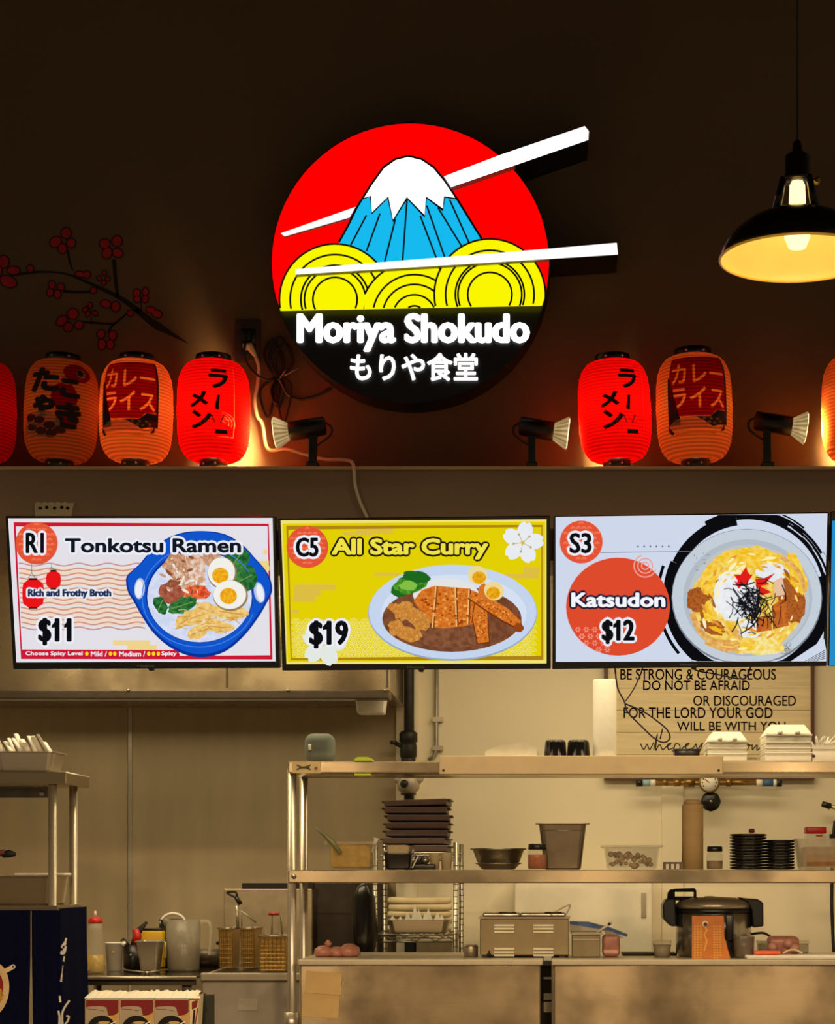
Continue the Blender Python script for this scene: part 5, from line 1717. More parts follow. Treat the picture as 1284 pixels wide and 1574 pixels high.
def draw1(cv, sq):
    cv.poly(sq, em('ramen_bg', (226, 224, 230)))
    cr_ = em('ramen_border_red', (204, 24, 52))
    pe = em('ramen_peach', (240, 216, 196))
    for y in (300, 345, 390, 435, 480, 525):
        cv.poly([(92 + (y - 258) * .05, y - 22), (660, y - 22), (660, y + 16), (92 + (y - 258) * .05, y + 16)], pe, 2)
    cv.lay = 3
    l = cv.nxt(None)
    for k in range(14):
        y = 262 + k * 22.5
        x0 = 86 + (y - 258) * .045
        cv.line([(x, y + 6 * math.sin((x + 10) / 21.5)) for x in range(int(x0), 670, 8)], 5.5, em('wave_brown', (198, 134, 114)), l)
    cv.line([(68, 78), (1232, 80), (1246, 688), (100, 690)], 11, cr_, closed=True)
    cl = em('cloud_yellow', (238, 212, 138))
    l = cv.nxt(None)
    for a in ((520, 610, 690, 632), (585, 632, 720, 655), (1165, 245, 1235, 268), (1195, 268, 1238, 290), (1210, 195, 1228, 215)):
        cv.poly([(a[0], a[1]), (a[2], a[1]), (a[2], a[3]), (a[0], a[3])], cl, l)
    cv.poly([(98, 652), (818, 654), (830, 688), (100, 690)], cr_)
    cv.text('Choose Spicy Level', (118, 660, 380, 684), WHT, .8)
    cv.text('Mild /', (418, 660, 492, 684), WHT, .8)
    cv.text('Medium /', (548, 660, 668, 684), WHT, .8)
    cv.text('Spicy', (742, 660, 812, 684), WHT, .8)
    l = cv.nxt(None)
    for x in (400, 508, 528, 684, 706, 728):
        cv.ell(x, 671, 8, 10, em('flame_yellow', (255, 214, 40)), l, n=10)
    # lanterns
    rl = em('screen_lantern_red', (232, 20, 24))
    dk = em('screen_dark_maroon', (60, 8, 14))
    cv.line([(147, 260), (147, 300), (130, 325)], 2, DKT); cv.line([(147, 300), (164, 325)], 2, DKT); cv.line([(238, 258), (238, 272), (228, 290)], 2, DKT, 12); cv.line([(238, 272), (252, 290)], 2, DKT, 12)
    def lant(x0, x1, y0, y1):
        q = (x1 - x0) * .3
        cv.poly([(x0 + q, y0), (x1 - q, y0), (x1 - 4, y0 + q * .6), (x1, y0 + q * 1.4), (x1, y1 - q * 1.4), (x1 - 4, y1 - q * .6), (x1 - q, y1), (x0 + q, y1), (x0 + 4, y1 - q * .6), (x0, y1 - q * 1.4), (x0, y0 + q * 1.4), (x0 + 4, y0 + q * .6)], rl)
        cv.poly([(x0 + q, y0 - 6), (x1 - q, y0 - 6), (x1 - q, y0 + 3), (x0 + q, y0 + 3)], dk)
        cv.poly([(x0 + q, y1 - 2), (x1 - q, y1 - 2), (x1 - q, y1 + 5), (x0 + q, y1 + 5)], dk)
    lant(104, 203, 330, 460)
    lant(213, 281, 292, 372)
    badge(cv, 170, 165, 97, 'R1', (120, 116, 204, 210))
    # bowl
    bl = em('bowl_blue', (16, 84, 204)); bd = em('bowl_dark_blue', (10, 50, 150)); bh = em('bowl_hi_blue', (70, 140, 235))
    out = [(580, 335), (592, 305), (640, 262), (680, 215), (740, 160), (800, 128), (860, 112), (930, 108), (1000, 114), (1060, 134), (1120, 175), (1170, 230), (1215, 280), (1243, 330), (1250, 385), (1225, 440), (1190, 500), (1130, 580), (1060, 645), (1000, 675), (930, 688), (860, 678), (780, 640), (710, 580), (660, 510), (615, 430), (590, 390)]
    cv.poly(cr([(x, y, 0) for x, y in out], 4, True), bd)
    cv.poly(cr([(918 + (x - 918) * .975, 393 + (y - 398) * .965, 0) for x, y in out], 4, True), bl)
    cv.ell(643, 372, 24, 48, em('hole_grey', (190, 200, 220)), rot=.08); cv.ell(640, 374, 17, 40, WHT, rot=.08); cv.ell(1192, 390, 24, 48, em('hole_grey', (190, 200, 220)), rot=-.2); cv.ell(1196, 392, 16, 40, WHT, rot=-.2)
    cv.ell(918, 405, 246, 216, bd)
    cv.ell(918, 410, 240, 208, em('broth', (202, 212, 238), col2=(220, 226, 244), scale=40))
    cv.blob(1090, 235, 55, 62, em('spinach', (20, 82, 40), col2=(52, 122, 56), scale=70), rough=.1); cv.blob(1130, 330, 52, 62, em('spinach', (20, 82, 40)), rough=.12); cv.blob(1085, 300, 40, 55, em('spinach_light', (70, 140, 66), col2=(34, 96, 46), scale=80))
    pk = em('pork', (214, 172, 140), col2=(176, 112, 78), scale=90, col3=(240, 222, 200))
    cv.poly([(745, 270), (790, 205), (850, 215), (885, 380), (860, 400)], pk)
    cv.poly([(855, 235), (905, 205), (945, 240), (945, 370), (885, 390)], em('pork_pale', (234, 214, 196), col2=(206, 150, 116), scale=80))
    cv.poly([(800, 300), (840, 285), (870, 400), (845, 410)], em('pork_pale', (234, 214, 196)))
    cv.blob(975, 235, 45, 40, pk)
    cv.blob(790, 390, 55, 58, em('chashu', (142, 70, 50), col2=(176, 96, 72), scale=70)); cv.blob(905, 390, 60, 34, em('ginger_red', (206, 60, 30), col2=(236, 120, 70), scale=90))
    cv.blob(740, 450, 28, 45, em('spinach', (20, 82, 40)), rot=-.5); cv.blob(840, 450, 70, 34, em('spinach_light', (70, 140, 66)), rot=-.4); cv.blob(850, 448, 58, 22, em('spinach', (20, 82, 40)), rot=-.4)
    by = em('bamboo_yellow', (226, 176, 84), col2=(244, 210, 130), scale=70)
    for (x, y, a, b, q) in ((900, 500, 85, 38, -.35), (960, 470, 70, 30, .3), (1060, 480, 80, 34, .15), (1000, 545, 75, 30, .1), (910, 570, 50, 30, -.4), (840, 525, 40, 24, -.6)):
        cv.blob(x, y, a, b, by, rot=q, rough=.16); cv.line([(x - a * .7 * math.cos(q), y - a * .7 * math.sin(q) + 3), (x + a * .7 * math.cos(q), y + a * .7 * math.sin(q) + 3)], 4, em('bamboo_line', (196, 140, 60)))
    cv.arc(918, 410, 262, 4, em('bowl_rim_light', (70, 130, 230)), 20, 330, ry=230)
    nd = em('noodle_pale', (232, 206, 150)); lf = em('leaf_vein', (130, 176, 90))
    l = cv.nxt(None)
    for k in range(26):
        x, y = 760 + rnd.uniform(0, 300), 470 + rnd.uniform(0, 110)
        if ((x - 918) / 225) ** 2 + ((y - 410) / 195) ** 2 < .9:
            cv.line([(x, y), (x + 26, y + rnd.uniform(-12, 12)), (x + 52, y + rnd.uniform(-10, 14))], 3, nd if k % 2 else em('bamboo_line', (196, 140, 60)), l)
    l = cv.nxt(None)
    for a, b in (((1065, 270), (1115, 205)), ((1100, 340), (1160, 310)), ((790, 465), (890, 432)), ((730, 470), (750, 425))):
        cv.line([a, b], 3, lf, l)
    l = cv.nxt(None)
    for k in range(40):
        x, y = rnd.uniform(750, 960), rnd.uniform(215, 390)
        q = rnd.uniform(4, 12)
        cv.blob(x, y, q * 1.6, q * .6, em(('pork_fat', 'pork_sear', 'pork_mid')[k % 3], ((244, 232, 216), (138, 80, 52), (200, 150, 116))[k % 3]), l, .2, 9, rnd.uniform(0, 3))
    for x, y, rx, ry, yx, yy, yr in ((1020, 297, 62, 68, 1015, 312, 38), (1058, 400, 75, 66, 1052, 406, 39)):
        cv.ell(x + 3, y + 4, rx + 5, ry + 5, em('egg_shadow', (150, 120, 84))); cv.ell(x, y, rx, ry, em('egg_white', (240, 240, 232))); cv.ell(yx, yy, yr, yr * .95, em('yolk', (228, 150, 10), col2=(246, 186, 40), scale=120))
    cv.text('Tonkotsu Ramen', (303, 141, 1110, 208), em('title_ink', (16, 22, 34)), 3, 10, WHT, boldx=3.6)
    cv.text('Rich and Frothy Broth', (133, 374, 516, 418), em('sub_navy', (28, 44, 84)), 2, 8, WHT, boldx=2.8)
    cv.text('$11', (180, 506, 334, 632), DKT, 4, 11, WHT, boldx=6)
    for x in (243, 299):
        cv.poly([(x, 540), (x + 20, 516), (x + 30, 516), (x + 30, 548), (x, 552)], DKT)
tv1, p1 = tv('left menu screen showing ramen in a blue bowl', [(8, 793), (423, 793.5), (430.5, 1027), (20, 1028.5)], 0, 1028,
    lambda cv, s_: draw1(cv, [(38, 50), (1252, 48), (1266, 706), (76, 711)]), 430 / 1284, (0, 780))

def flower(cv, cx, cy, r, mat, lm):
    l = cv.nxt(None)
    for k in range(5):
        a = -PI / 2 + k * 2 * PI / 5 + .2
        x, y = cx + r * .55 * math.cos(a), cy + r * .55 * math.sin(a)
        pts = []
        for q in range(18):
            b = 2 * PI * q / 18
            rr = 1 - (.22 if q == 0 else 0)
            ux, uy = rr * r * .46 * math.cos(b), r * .36 * math.sin(b)
            pts.append((x + ux * math.cos(a) - uy * math.sin(a), y + ux * math.sin(a) + uy * math.cos(a)))
        cv.poly(pts, mat, l)
    if lm:
        for k in range(5):
            a = -PI / 2 + k * 2 * PI / 5 + .2 + PI / 5
            cv.line([(cx, cy), (cx + r * .42 * math.cos(a), cy + r * .42 * math.sin(a))], 3, lm, l + 1)
            cv.ell(cx + r * .42 * math.cos(a), cy + r * .42 * math.sin(a), 6, 6, lm, l + 1, n=10)
        cv.lay += 1

def draw2(cv, sq):
    cv.poly(sq, em('curry_bg', (226, 208, 4)))
    gold = em('curry_gold', (176, 132, 20)); pale = em('curry_pale', (240, 226, 120))
    cl = em('curry_cloud', (222, 190, 66))
    for a in ((80, 350, 270, 376), (78, 376, 200, 402), (76, 402, 178, 428), (70, 462, 102, 482), (445, 295, 560, 312), (360, 96, 530, 120), (300, 112, 440, 128), (1040, 300, 1190, 322), (1120, 270, 1195, 300)):
        cv.poly([(a[0], a[1]), (a[2], a[1]), (a[2], a[3]), (a[0], a[3])], cl, 2)
    cv.lay = 3
    seig(cv, 90, 1180, 530, 700, 26, pale, 3.2)
    cv.line([(50, 92), (1205, 84), (1206, 682), (68, 688)], 10, gold, closed=True)
    cv.line([(24, 66), (1222, 60), (1222, 700), (50, 706)], 8, pale, closed=True)
    badge(cv, 141, 180, 95, 'C5', (88, 136, 192, 224))
    flower(cv, 1118, 160, 98, em('petal', (232, 236, 240)), em('anther', (200, 170, 130)))
    flower(cv, 215, 620, 105, em('petal_pale', (226, 232, 226)), None)
    pw = em('plate', (196, 212, 236)); pe = em('plate_rim', (150, 168, 196))
    cv.ell(800, 478, 384, 218, pe); cv.ell(800, 474, 381, 214, pw); cv.ell(806, 480, 330, 176, em('plate_inner', (212, 224, 242)))
    cv.ell(797, 505, 316, 150, em('curry_sauce', (108, 62, 38), col2=(132, 80, 52), scale=40)); cv.blob(800, 580, 180, 55, em('curry_light', (140, 88, 58), col2=(112, 66, 42), scale=60), rough=.06)
    cv.ell(770, 395, 150, 72, em('rice', (226, 228, 226)))
    lg_ = em('lettuce', (84, 160, 40), col2=(34, 112, 28), scale=70); ld_ = em('lettuce_dark', (30, 104, 30))
    cv.blob(560, 375, 40, 32, ld_); cv.blob(610, 345, 75, 46, lg_, rot=-.2); cv.blob(635, 315, 66, 26, ld_, rot=.1); cv.blob(600, 355, 40, 22, em('lettuce_lt', (130, 190, 70)))
    k1 = em('katsu', (196, 96, 22), col2=(226, 132, 48), scale=110, col3=(168, 70, 14)); kd = em('katsu_line', (112, 46, 12)); kl = em('katsu_cut', (236, 186, 120))
    cv.poly([(622, 425), (660, 375), (720, 355), (800, 362), (880, 368), (905, 400), (892, 470), (890, 530), (840, 540), (760, 548), (715, 545), (690, 500), (640, 450)], k1)
    for a, b in (((725, 358), (708, 546)), ((812, 364), (818, 540)), ((875, 372), (868, 530))):
        cv.line([a, b], 6, kl); cv.line([(a[0] + 6, a[1]), (b[0] + 7, b[1])], 5, kd)
    kar = em('karaage', (214, 150, 66), col2=(186, 112, 40), scale=100, col3=(236, 186, 108))
    cv.blob(580, 470, 55, 42, kar, rough=.16); cv.blob(650, 510, 55, 42, kar, rough=.14, rot=.6); cv.blob(545, 545, 36, 34, kar, rough=.16); cv.blob(600, 575, 58, 32, kar, rough=.15, rot=.15); cv.blob(530, 450, 26, 16, kar, rough=.2)
    cv.line([(930, 430), (925, 500), (940, 615)], [60, 74, 58], kd); cv.line([(930, 430), (925, 500), (940, 612)], [54, 66, 50], k1)
    cv.line([(880, 395), (960, 440), (1040, 490), (1105, 535)], [44, 62, 66, 40], kd); cv.line([(882, 393), (960, 436), (1040, 486), (1102, 531)], [38, 56, 58, 34], k1); cv.blob(1100, 545, 22, 22, em('tail_brown', (150, 66, 20)))
    l = cv.nxt(None)
    for k in range(70):
        x, y = rnd.uniform(640, 890), rnd.uniform(372, 535)
        if y > 372 + abs(x - 790) * .25 and not (x < 700 and y > 470):
            q = rnd.uniform(2.5, 7)
            cv.blob(x, y, q * 1.4, q, em(('crumb_light', 'crumb_dark')[k % 2], ((240, 160, 72), (158, 66, 16))[k % 2]), l, .25, 8)
    for k in range(26):
        t_ = rnd.random()
        cv.blob(900 + 190 * t_ + rnd.uniform(-8, 8), 405 + 115 * t_ + rnd.uniform(-18, 18), 5, 4, em(('crumb_light', 'crumb_dark')[k % 2], ((240, 160, 72), (158, 66, 16))[k % 2]), l, .25, 8)
        cv.blob(930 + rnd.uniform(-20, 22), 470 + 135 * t_, 5, 4, em(('crumb_light', 'crumb_dark')[k % 2], ((240, 160, 72), (158, 66, 16))[k % 2]), l, .25, 8)
    cv.blob(938, 380, 22, 36, em('katsu_end', (216, 116, 40)))
    for x, y, yx, yy in ((914, 308, 920, 318), (988, 378, 985, 388)):
        cv.ell(x, y, 46, 42, em('egg_cream', (236, 216, 150)), rot=.5); cv.ell(yx, yy, 31, 28, em('yolk_gold', (216, 146, 10), col2=(240, 178, 30), scale=120))
    cv.text('All Star Curry', (252, 140, 962, 236), em('title_yellow', (240, 226, 70)), 4, 9, em('title_dark', (30, 24, 10)), boldx=5)
    cv.text('$19', (150, 512, 328, 640), DKT, 4, 11, WHT, boldx=6)
    cv.poly([(212, 540), (232, 520), (242, 520), (242, 550), (212, 556)], DKT)
tv2, p2 = tv('middle menu screen with a yellow picture of curry', [(427, 797), (845.4, 792.5), (847, 1028), (434, 1031)], 0, 1030,
    lambda cv, s_: draw2(cv, [(20, 63), (1226, 54), (1226, 704), (46, 711)]), 435 / 1284, (425, 780))

def draw3(cv, sq):
    cv.poly(sq, em('katsu_bg', (206, 216, 234)))
    cv.clip = (34, 1244, 34, 690)
    ink = em('ink_ring', (12, 12, 16))
    # broken brush ring
    for rr, w, a0, a1 in ((352, 52, 20, 205), (345, 50, 205, 262), (370, 30, 240, 300), (352, 16, 262, 345), (384, 12, 250, 330), (372, 10, 300, 352), (398, 7, 265, 310), (345, 60, -15, 25), (392, 26, 60, 130), (400, 14, 140, 200)):
        cv.arc(890, 398, rr, w, ink, a0, a1, 3, 40)
    for k in range(26):
        a = math.radians(rnd.uniform(255, 350))
        r0 = rnd.uniform(345, 400)
        cv.arc(890, 398, r0, rnd.uniform(2, 8), ink, math.degrees(a), math.degrees(a) + rnd.uniform(5, 18), 4, 6)
    cv.poly([(1085, 690), (1235, 590), (1244, 640), (1244, 690)], em('katsu_bg', (206, 216, 234)), 5)
    for k in range(5):
        cv.line([(1150 + k * 12, 690), (1240, 640 + k * 9)], 3, ink, 6)
    cv.lay = 6
    cv.line([(228, 203), (700, 196)], 2.5, em('thin_line', (110, 116, 130)))
    l = cv.nxt(None)
    for k in range(6):
        cv.ell(400 + k * 27.5, 175, 4.5, 4.5, em('thin_line', (110, 116, 130)), l, n=8)
    cv.ell(310, 445, 233, 220, em('katsu_red', (222, 74, 44)))
    l = cv.nxt(None)
    for rr in (50, 33, 16):
        cv.arc(432, 262, rr, 6, em('ring_pale', (238, 160, 150)), 20, 250 if rr > 40 else 380, l, 20)
    l = cv.nxt(None)
    pf = em('flower_pale', (242, 158, 138))
    for j in range(4):
        for i in range(4):
            x, y = 130 + i * 38 + (j % 2) * 18, 548 + j * 30
            if math.hypot((x - 310) / 233, (y - 445) / 220) < .97:
                for q in range(6):
                    cv.ell(x + 9 * math.cos(q * PI / 3), y + 9 * math.sin(q * PI / 3), 5, 3, pf, l, rot=q * PI / 3, n=8)
    badge(cv, 145, 155, 96, 'S3', (92, 114, 192, 206))
    cv.ell(888, 404, 338, 308, em('dish_edge', (120, 128, 140))); cv.ell(888, 400, 334, 302, em('dish', (196, 206, 216))); cv.ell(892, 405, 290, 262, em('dish_in', (178, 188, 198))); cv.ell(896, 412, 272, 246, em('dish_in2', (190, 196, 200)))
    l = cv.nxt(None)
    for k in range(20):
        x, y = 650 + rnd.uniform(0, 85), 200 + rnd.uniform(0, 95)
        if x + y < 950: cv.line([(x, y), (x + rnd.uniform(-14, 14), y + rnd.uniform(-10, 10))], 2.4, em('dish_print', (120, 112, 104)), l)
        cv.line([(1030 + rnd.uniform(0, 70), 660 - rnd.uniform(0, 55)), (1030 + rnd.uniform(0, 70), 660 - rnd.uniform(0, 55))], 1.6, em('dish_print', (120, 112, 104)), l)
    eg = em('egg_yellow', (234, 188, 60), col2=(246, 220, 120), scale=50, col3=(252, 236, 170)); ko = em('katsu_brown', (150, 74, 26), col2=(186, 104, 42), scale=110, col3=(120, 52, 16))
    cv.blob(900, 415, 250, 240, eg, rough=.06)
    cv.blob(675, 415, 60, 58, ko, rough=.1); cv.blob(735, 535, 60, 35, ko, rough=.15, rot=.4); cv.blob(1085, 400, 60, 120, ko, rough=.08, rot=-.25)
    cv.blob(900, 225, 150, 45, em('egg_deep', (238, 186, 30), col2=(250, 214, 84), scale=70), rough=.12); cv.blob(1110, 300, 40, 100, em('egg_deep', (238, 186, 30)), rough=.12, rot=-.35); cv.blob(730, 330, 55, 75, em('egg_deep', (238, 186, 30)), rough=.15)
    cv.blob(720, 470, 35, 50, em('egg_deep', (238, 186, 30)), rough=.2)
    on = em('onion', (236, 190, 110), col2=(214, 150, 70), scale=70)
    cv.line(cr([(640, 470, 0), (680, 560, 0), (760, 605, 0), (860, 600, 0)], 6), 26, on); cv.line(cr([(700, 600, 0), (800, 640, 0), (880, 620, 0)], 6), 22, on); cv.line(cr([(820, 540, 0), (870, 580, 0), (960, 585, 0)], 6), 30, on); cv.line(cr([(1040, 220, 0), (1120, 290, 0), (1150, 380, 0)], 6), 20, on)
    cv.blob(835, 395, 105, 115, em('white_egg', (226, 230, 236), col2=(240, 240, 240), scale=40), rough=.08); cv.blob(1000, 290, 70, 40, em('white_egg', (226, 230, 236)), rough=.12); cv.blob(900, 545, 50, 40, em('white_egg', (226, 230, 236)), rough=.12)
    cv.blob(960, 620, 100, 40, em('egg_pale', (248, 232, 160), col2=(242, 206, 70), scale=80), rough=.15); cv.blob(890, 615, 38, 30, em('egg_deep', (238, 186, 30)), rough=.15)
    sl_ = em('katsu_slice', (206, 112, 44), col2=(178, 86, 28), scale=90)
    cv.poly([(1000, 440), (1060, 400), (1075, 530), (1005, 545)], sl_); cv.poly([(930, 500), (990, 480), (1000, 550), (930, 560)], sl_); cv.poly([(1010, 330), (1045, 310), (1062, 390), (1010, 400)], em('pork_cut', (230, 190, 160)))
    cv.line([(1002, 440), (1008, 545)], 5, em('katsu_cutline', (110, 50, 16)))
    l = cv.nxt(None)
    pal = (('don_cream', (252, 240, 190)), ('don_yellow', (240, 186, 30)), ('don_orange', (226, 150, 60)), ('don_brown', (164, 92, 36)), ('don_gold', (248, 212, 96)))
    for k in range(84):
        a = rnd.uniform(0, 2 * PI)
        rr = rnd.uniform(.55, .95)
        x, y = 900 + 245 * rr * math.cos(a), 415 + 235 * rr * math.sin(a)
        nm_, c_ = pal[k % 5 if k % 5 != 3 or x < 760 or x > 1030 else 0]
        q = rnd.uniform(6, 17)
        cv.blob(x, y, q * 1.9, q * .5, em(nm_, c_), l + k % 4, .25, 10, a + PI / 2 + rnd.uniform(-.5, .5))
    cv.lay += 4
    cv.poly([(1000, 440), (1060, 400), (1075, 530), (1005, 545)], sl_); cv.poly([(930, 500), (990, 480), (1000, 550), (930, 560)], sl_)
    cv.poly([(1010, 330), (1045, 310), (1062, 390), (1010, 400)], em('pork_cut', (230, 190, 160))); cv.line([(1002, 440), (1008, 545)], 5, em('katsu_cutline', (110, 50, 16)))
    rg = em('ginger', (224, 30, 26))
    for pts in (((828, 300), (858, 302), (885, 264), (893, 302), (915, 300), (892, 335), (880, 352), (862, 345), (838, 352), (846, 328)), ((880, 275), (900, 300), (890, 350), (865, 340)), ((925, 318), (958, 320), (1015, 293), (975, 335), (990, 345), (955, 350), (930, 368)), ((940, 350), (1000, 380), (950, 395)), ((830, 330), (870, 345), (850, 365))):
        cv.poly(pts, rg)
    ni = em('nori', (20, 18, 26))
    l = cv.nxt(None)
    for k in range(110):
        x, y = rnd.gauss(905, 45), rnd.gauss(440, 46)
        a = rnd.uniform(0, PI)
        q = rnd.uniform(18, 52)
        cv.line([(x - q * math.cos(a), y - q * math.sin(a)), (x + 6 * math.sin(a), y - 6 * math.cos(a)), (x + q * math.cos(a), y + q * math.sin(a))], rnd.uniform(3, 6), ni, l + k % 3)
    cv.lay += 3
    cv.text('Katsudon', (100, 381, 522, 447), em('text_white', (244, 246, 252)), 3, 9, em('text_navy', (24, 26, 52)), boldx=4)
    cv.text('$12', (236, 502, 384, 612), DKT, 3.5, 11, WHT, boldx=5.5)
    cv.poly([(288, 526), (304, 510), (313, 510), (313, 534), (288, 540)], DKT)
tv3, p3 = tv('right menu screen showing a katsudon bowl with a black brush ring', [(851, 793), (1275, 786.5), (1271, 1024), (849.2, 1028.5)], 0, 1026,
    lambda cv, s_: draw3(cv, [(30, 42), (1250, 27), (1229, 690), (31, 692)]), 440 / 1284, (844, 780))

def draw4(cv, sq):
    cv.poly(sq, em('blue_bg', (40, 140, 200)))
    cv.poly([(q[0] + (90 if i in (0, 3) else -40), q[1] + (40 if i < 2 else -40)) for i, q in enumerate(sq)], em('blue_bg_light', (150, 200, 226)))
tv4, p4 = tv('blue menu screen only just showing at the right edge of the picture', [(1278.5, 786), (1705, 780), (1690, 1020), (1274, 1024)], 0, 1024,
    lambda cv, s_: draw4(cv, [(5, 60), (1240, 45), (1215, 700), (-8, 710)]), 440 / 1284, (1278, 780))

# bracket and cables at the screens
t = T('mount_plate', 'white perforated strip fixed above the left menu screen', 'bracket', P(84, 790, YS - .01))
WPL = pm('dirty_white_metal', (196, 182, 150), .5, .1, .1)
g = MB()
pts = [(54, 796), (53, 774)] + [(58 + k * 5.2, 772 + (1.3 if k % 2 else -.6)) for k in range(10)] + [(114, 773), (111, 784), (110, 796)]
g.prism([P(x, y, YS - .012) for x, y in pts], (0, .012, 0), WPL)
t.part('plate', g)
g = MB()
for k, px in enumerate((62, 72, 84, 95, 104)):
    g.lathe([(.006, 0), (.006, .0015), (0, .0015)], P(px, 781 - (k % 2), YS - .0125), BLACKM, 10, axis='Y')
split_parts(t, 'hole', g, None, 'dark hole')
t = T('screen_cables', 'dark blue cables looping down from the right menu screen before the plaque', 'cable', P(960, 1040, 6.74))
CAB = pm('indigo_cable', (34, 28, 62), .5, 0, .15)
Yc = 6.74
t.part('long_loop', MB().tube(cr([P(944, 1000, Yc), P(946, 1030, Yc), P(950, 1058, Yc), P(960, 1078, Yc), P(965, 1094, Yc), P(985, 1115, Yc), P(1005, 1134, Yc), P(1020, 1141, Yc), P(1030, 1135, Yc), P(1026, 1122, Yc), P(1010, 1108, Yc), P(988, 1093, Yc), P(962, 1082, Yc)]), .0028, CAB, 8))
t.part('short_lead', MB().tube(cr([P(992, 1010, Yc), P(986, 1034, Yc), P(975, 1058, Yc), P(962, 1078, Yc)]), .0022, CAB, 8))
t.part('drooping_lead', MB().tube(cr([P(1058, 1010, Yc), P(1068, 1029, Yc), P(1100, 1036, Yc), P(1135, 1043, Yc), P(1148, 1040, Yc), P(1156, 1020, Yc)]), .0026, CAB, 8))
t.part('cable_tie', MB().tube([P(1019, 1120, Yc - .005), P(1015, 1136, Yc - .005)], .0022, CAB, 6))

# ------------------------------------------------------------------ paper lanterns on the ledge
RB, HB = .1265, .345           # barrel radius and height
RC = .06
def prof_r(zz):
    s_ = max(-1, min(1, 2 * zz / HB - 1))
    return RC * 1.08 + (RB - RC * 1.08) * (max(0, 1 - abs(s_) ** 3.6)) ** .52
P_RED = paper_mat('red_lantern_paper', (232, 12, 8), .5)
P_ORG = paper_mat('orange_lantern_paper', (236, 120, 52), .5)
CAPM = pm('black_lantern_cap', (16, 14, 14), .35, 0, .2)
def lantern(px, py_bot, name_label, paper, deco, tilt=0, yaw=0, scale=1.0, Y=6.828, glow=0):
    zb_ = ZLEDGE + .001
    c = Vector((PX(px, Y), Y, zb_))
    t = T('paper_lantern', name_label, 'lantern', c, 'paper lanterns on the ledge')
    h0 = .030
    n = 74
    prof = []
    for i in range(n + 1):
        q = .5 - .5 * math.cos(PI * i / n)
        q = .6 * q + .4 * i / n
        zz = HB * q
        rib = .0020 * math.cos(2 * PI * zz / HB * 30)
        prof.append((prof_r(zz) + rib, h0 + zz))
    t.part('paper_body', MB().openlathe(prof, c, paper, 48))
    g = MB().lathe([(RC * .97, h0 + HB - .002), (RC * 1.02, h0 + HB + .002), (RC * 1.02, h0 + HB + .024), (RC * .9, h0 + HB + .026), (RC * .86, h0 + HB + .006), (0, h0 + HB + .004)], c, CAPM, 32)
    tc_ = t.part('top_cap', g, label='black cap ring')
    rv = MB()
    for a in (-62, -118):
        q = math.radians(a)
        rv.lathe([(0, .004), (.0045, .003), (.005, 0)], c + Vector((RC * 1.02 * math.cos(q), RC * 1.02 * math.sin(q), h0 + HB + .012)), CHROME, 8, axis='Y')
    split_parts(t, 'rivet', rv, tc_)
    t.part('bottom_cap', MB().lathe([(RC * .78, 0), (RC * .82, .004), (RC * .82, h0), (RC * .7, h0 + .003)], c, CAPM, 32), label='black base ring')
    rv = MB()
    for a in (-75, -125):
        q = math.radians(a)
        rv.lathe([(0, .004), (.004, .003), (.0045, 0)], c + Vector((RC * .82 * math.cos(q), RC * .82 * math.sin(q), .014)), CHROME, 8, axis='Y')
    split_parts(t, 'rivet', rv)
    if deco:
        # u, v in a 114 x 150 field of the flattened front, v measured down from the top
        def fn(u, v, l):
            zz = HB * (1 - v / 150)
            s_ = max(-1, min(1, (u - 57) / 57)) * 1.0
            a = -PI / 2 + s_ * 1.32
            r_ = prof_r(max(.004, min(HB - .004, zz))) + .0022 + .0005 * l
            return c + Vector((r_ * math.cos(a), r_ * math.sin(a), h0 + zz))
        cv = Canvas(fn, grid=5)
        deco(cv)
        t.part('print', cv.mb)
    t.o.rotation_euler = (0, math.radians(tilt), math.radians(yaw))
    t.o.scale = (scale,) * 3
    if glow:                       # fill light added inside the lantern to make the paper glow
        l = bpy.data.lights.new('lantern_fill', 'POINT')
        l.energy = glow
        l.color = (1, .62, .34)
        l.shadow_soft_size = .03
        o = bpy.data.objects.new('lantern_fill_light', l)
        C.objects.link(o)
        o.location = c + Vector((0, 0, h0 + HB * .5))
    return t
L_BLK = pm('lantern_ink', (44, 14, 14), .8, 0, .1)
L_LINE = paper_mat('lantern_pale_line', (255, 110, 80), .6)
def d_ramen(cv):
    # u is compressed towards the sides because the field wraps round the barrel
    cv.text('ラ', (58, 22, 82, 52), L_BLK, 1.3)
    cv.line([(70, 62), (68, 82), (70, 84)], [3, 5, 2], L_BLK)
    cv.text('メ', (36, 56, 58, 80), L_BLK, 1.4)
    cv.text('ン', (38, 84, 62, 112), L_BLK, 1.4)
    for k in range(3):
        cv.arc(70, 104, 20 - k * 4, .9, L_LINE, 150 - k * 10, 380, ry=17 - k * 3)
    cv.line([(52, 100), (88, 98)], 1, L_LINE); cv.line([(62, 92), (66, 104)], 1.2, L_BLK); cv.line([(76, 92), (72, 104)], 1.2, L_BLK); cv.line([(66, 96), (78, 104)], 1, L_LINE)
    cv.poly([(66, 114), (80, 114), (80, 120), (66, 120)], L_BLK)
    cv.line([(30, 118), (60, 118)], .8, L_LINE); cv.line([(88, 20), (88, 124)], .6, L_LINE); cv.line([(64, 124), (88, 124)], .6, L_LINE)
C_RED = paper_mat('curry_panel_red', (190, 26, 22), .6); C_ORG = paper_mat('curry_letter_orange', (255, 160, 70), .6); C_DK = pm('curry_stripe_dark', (40, 26, 40), .8, 0, .1)
C_CRM = paper_mat('curry_cream', (255, 196, 140), .6); C_BRN = pm('curry_brown', (92, 26, 22), .8, 0, .25, 60)
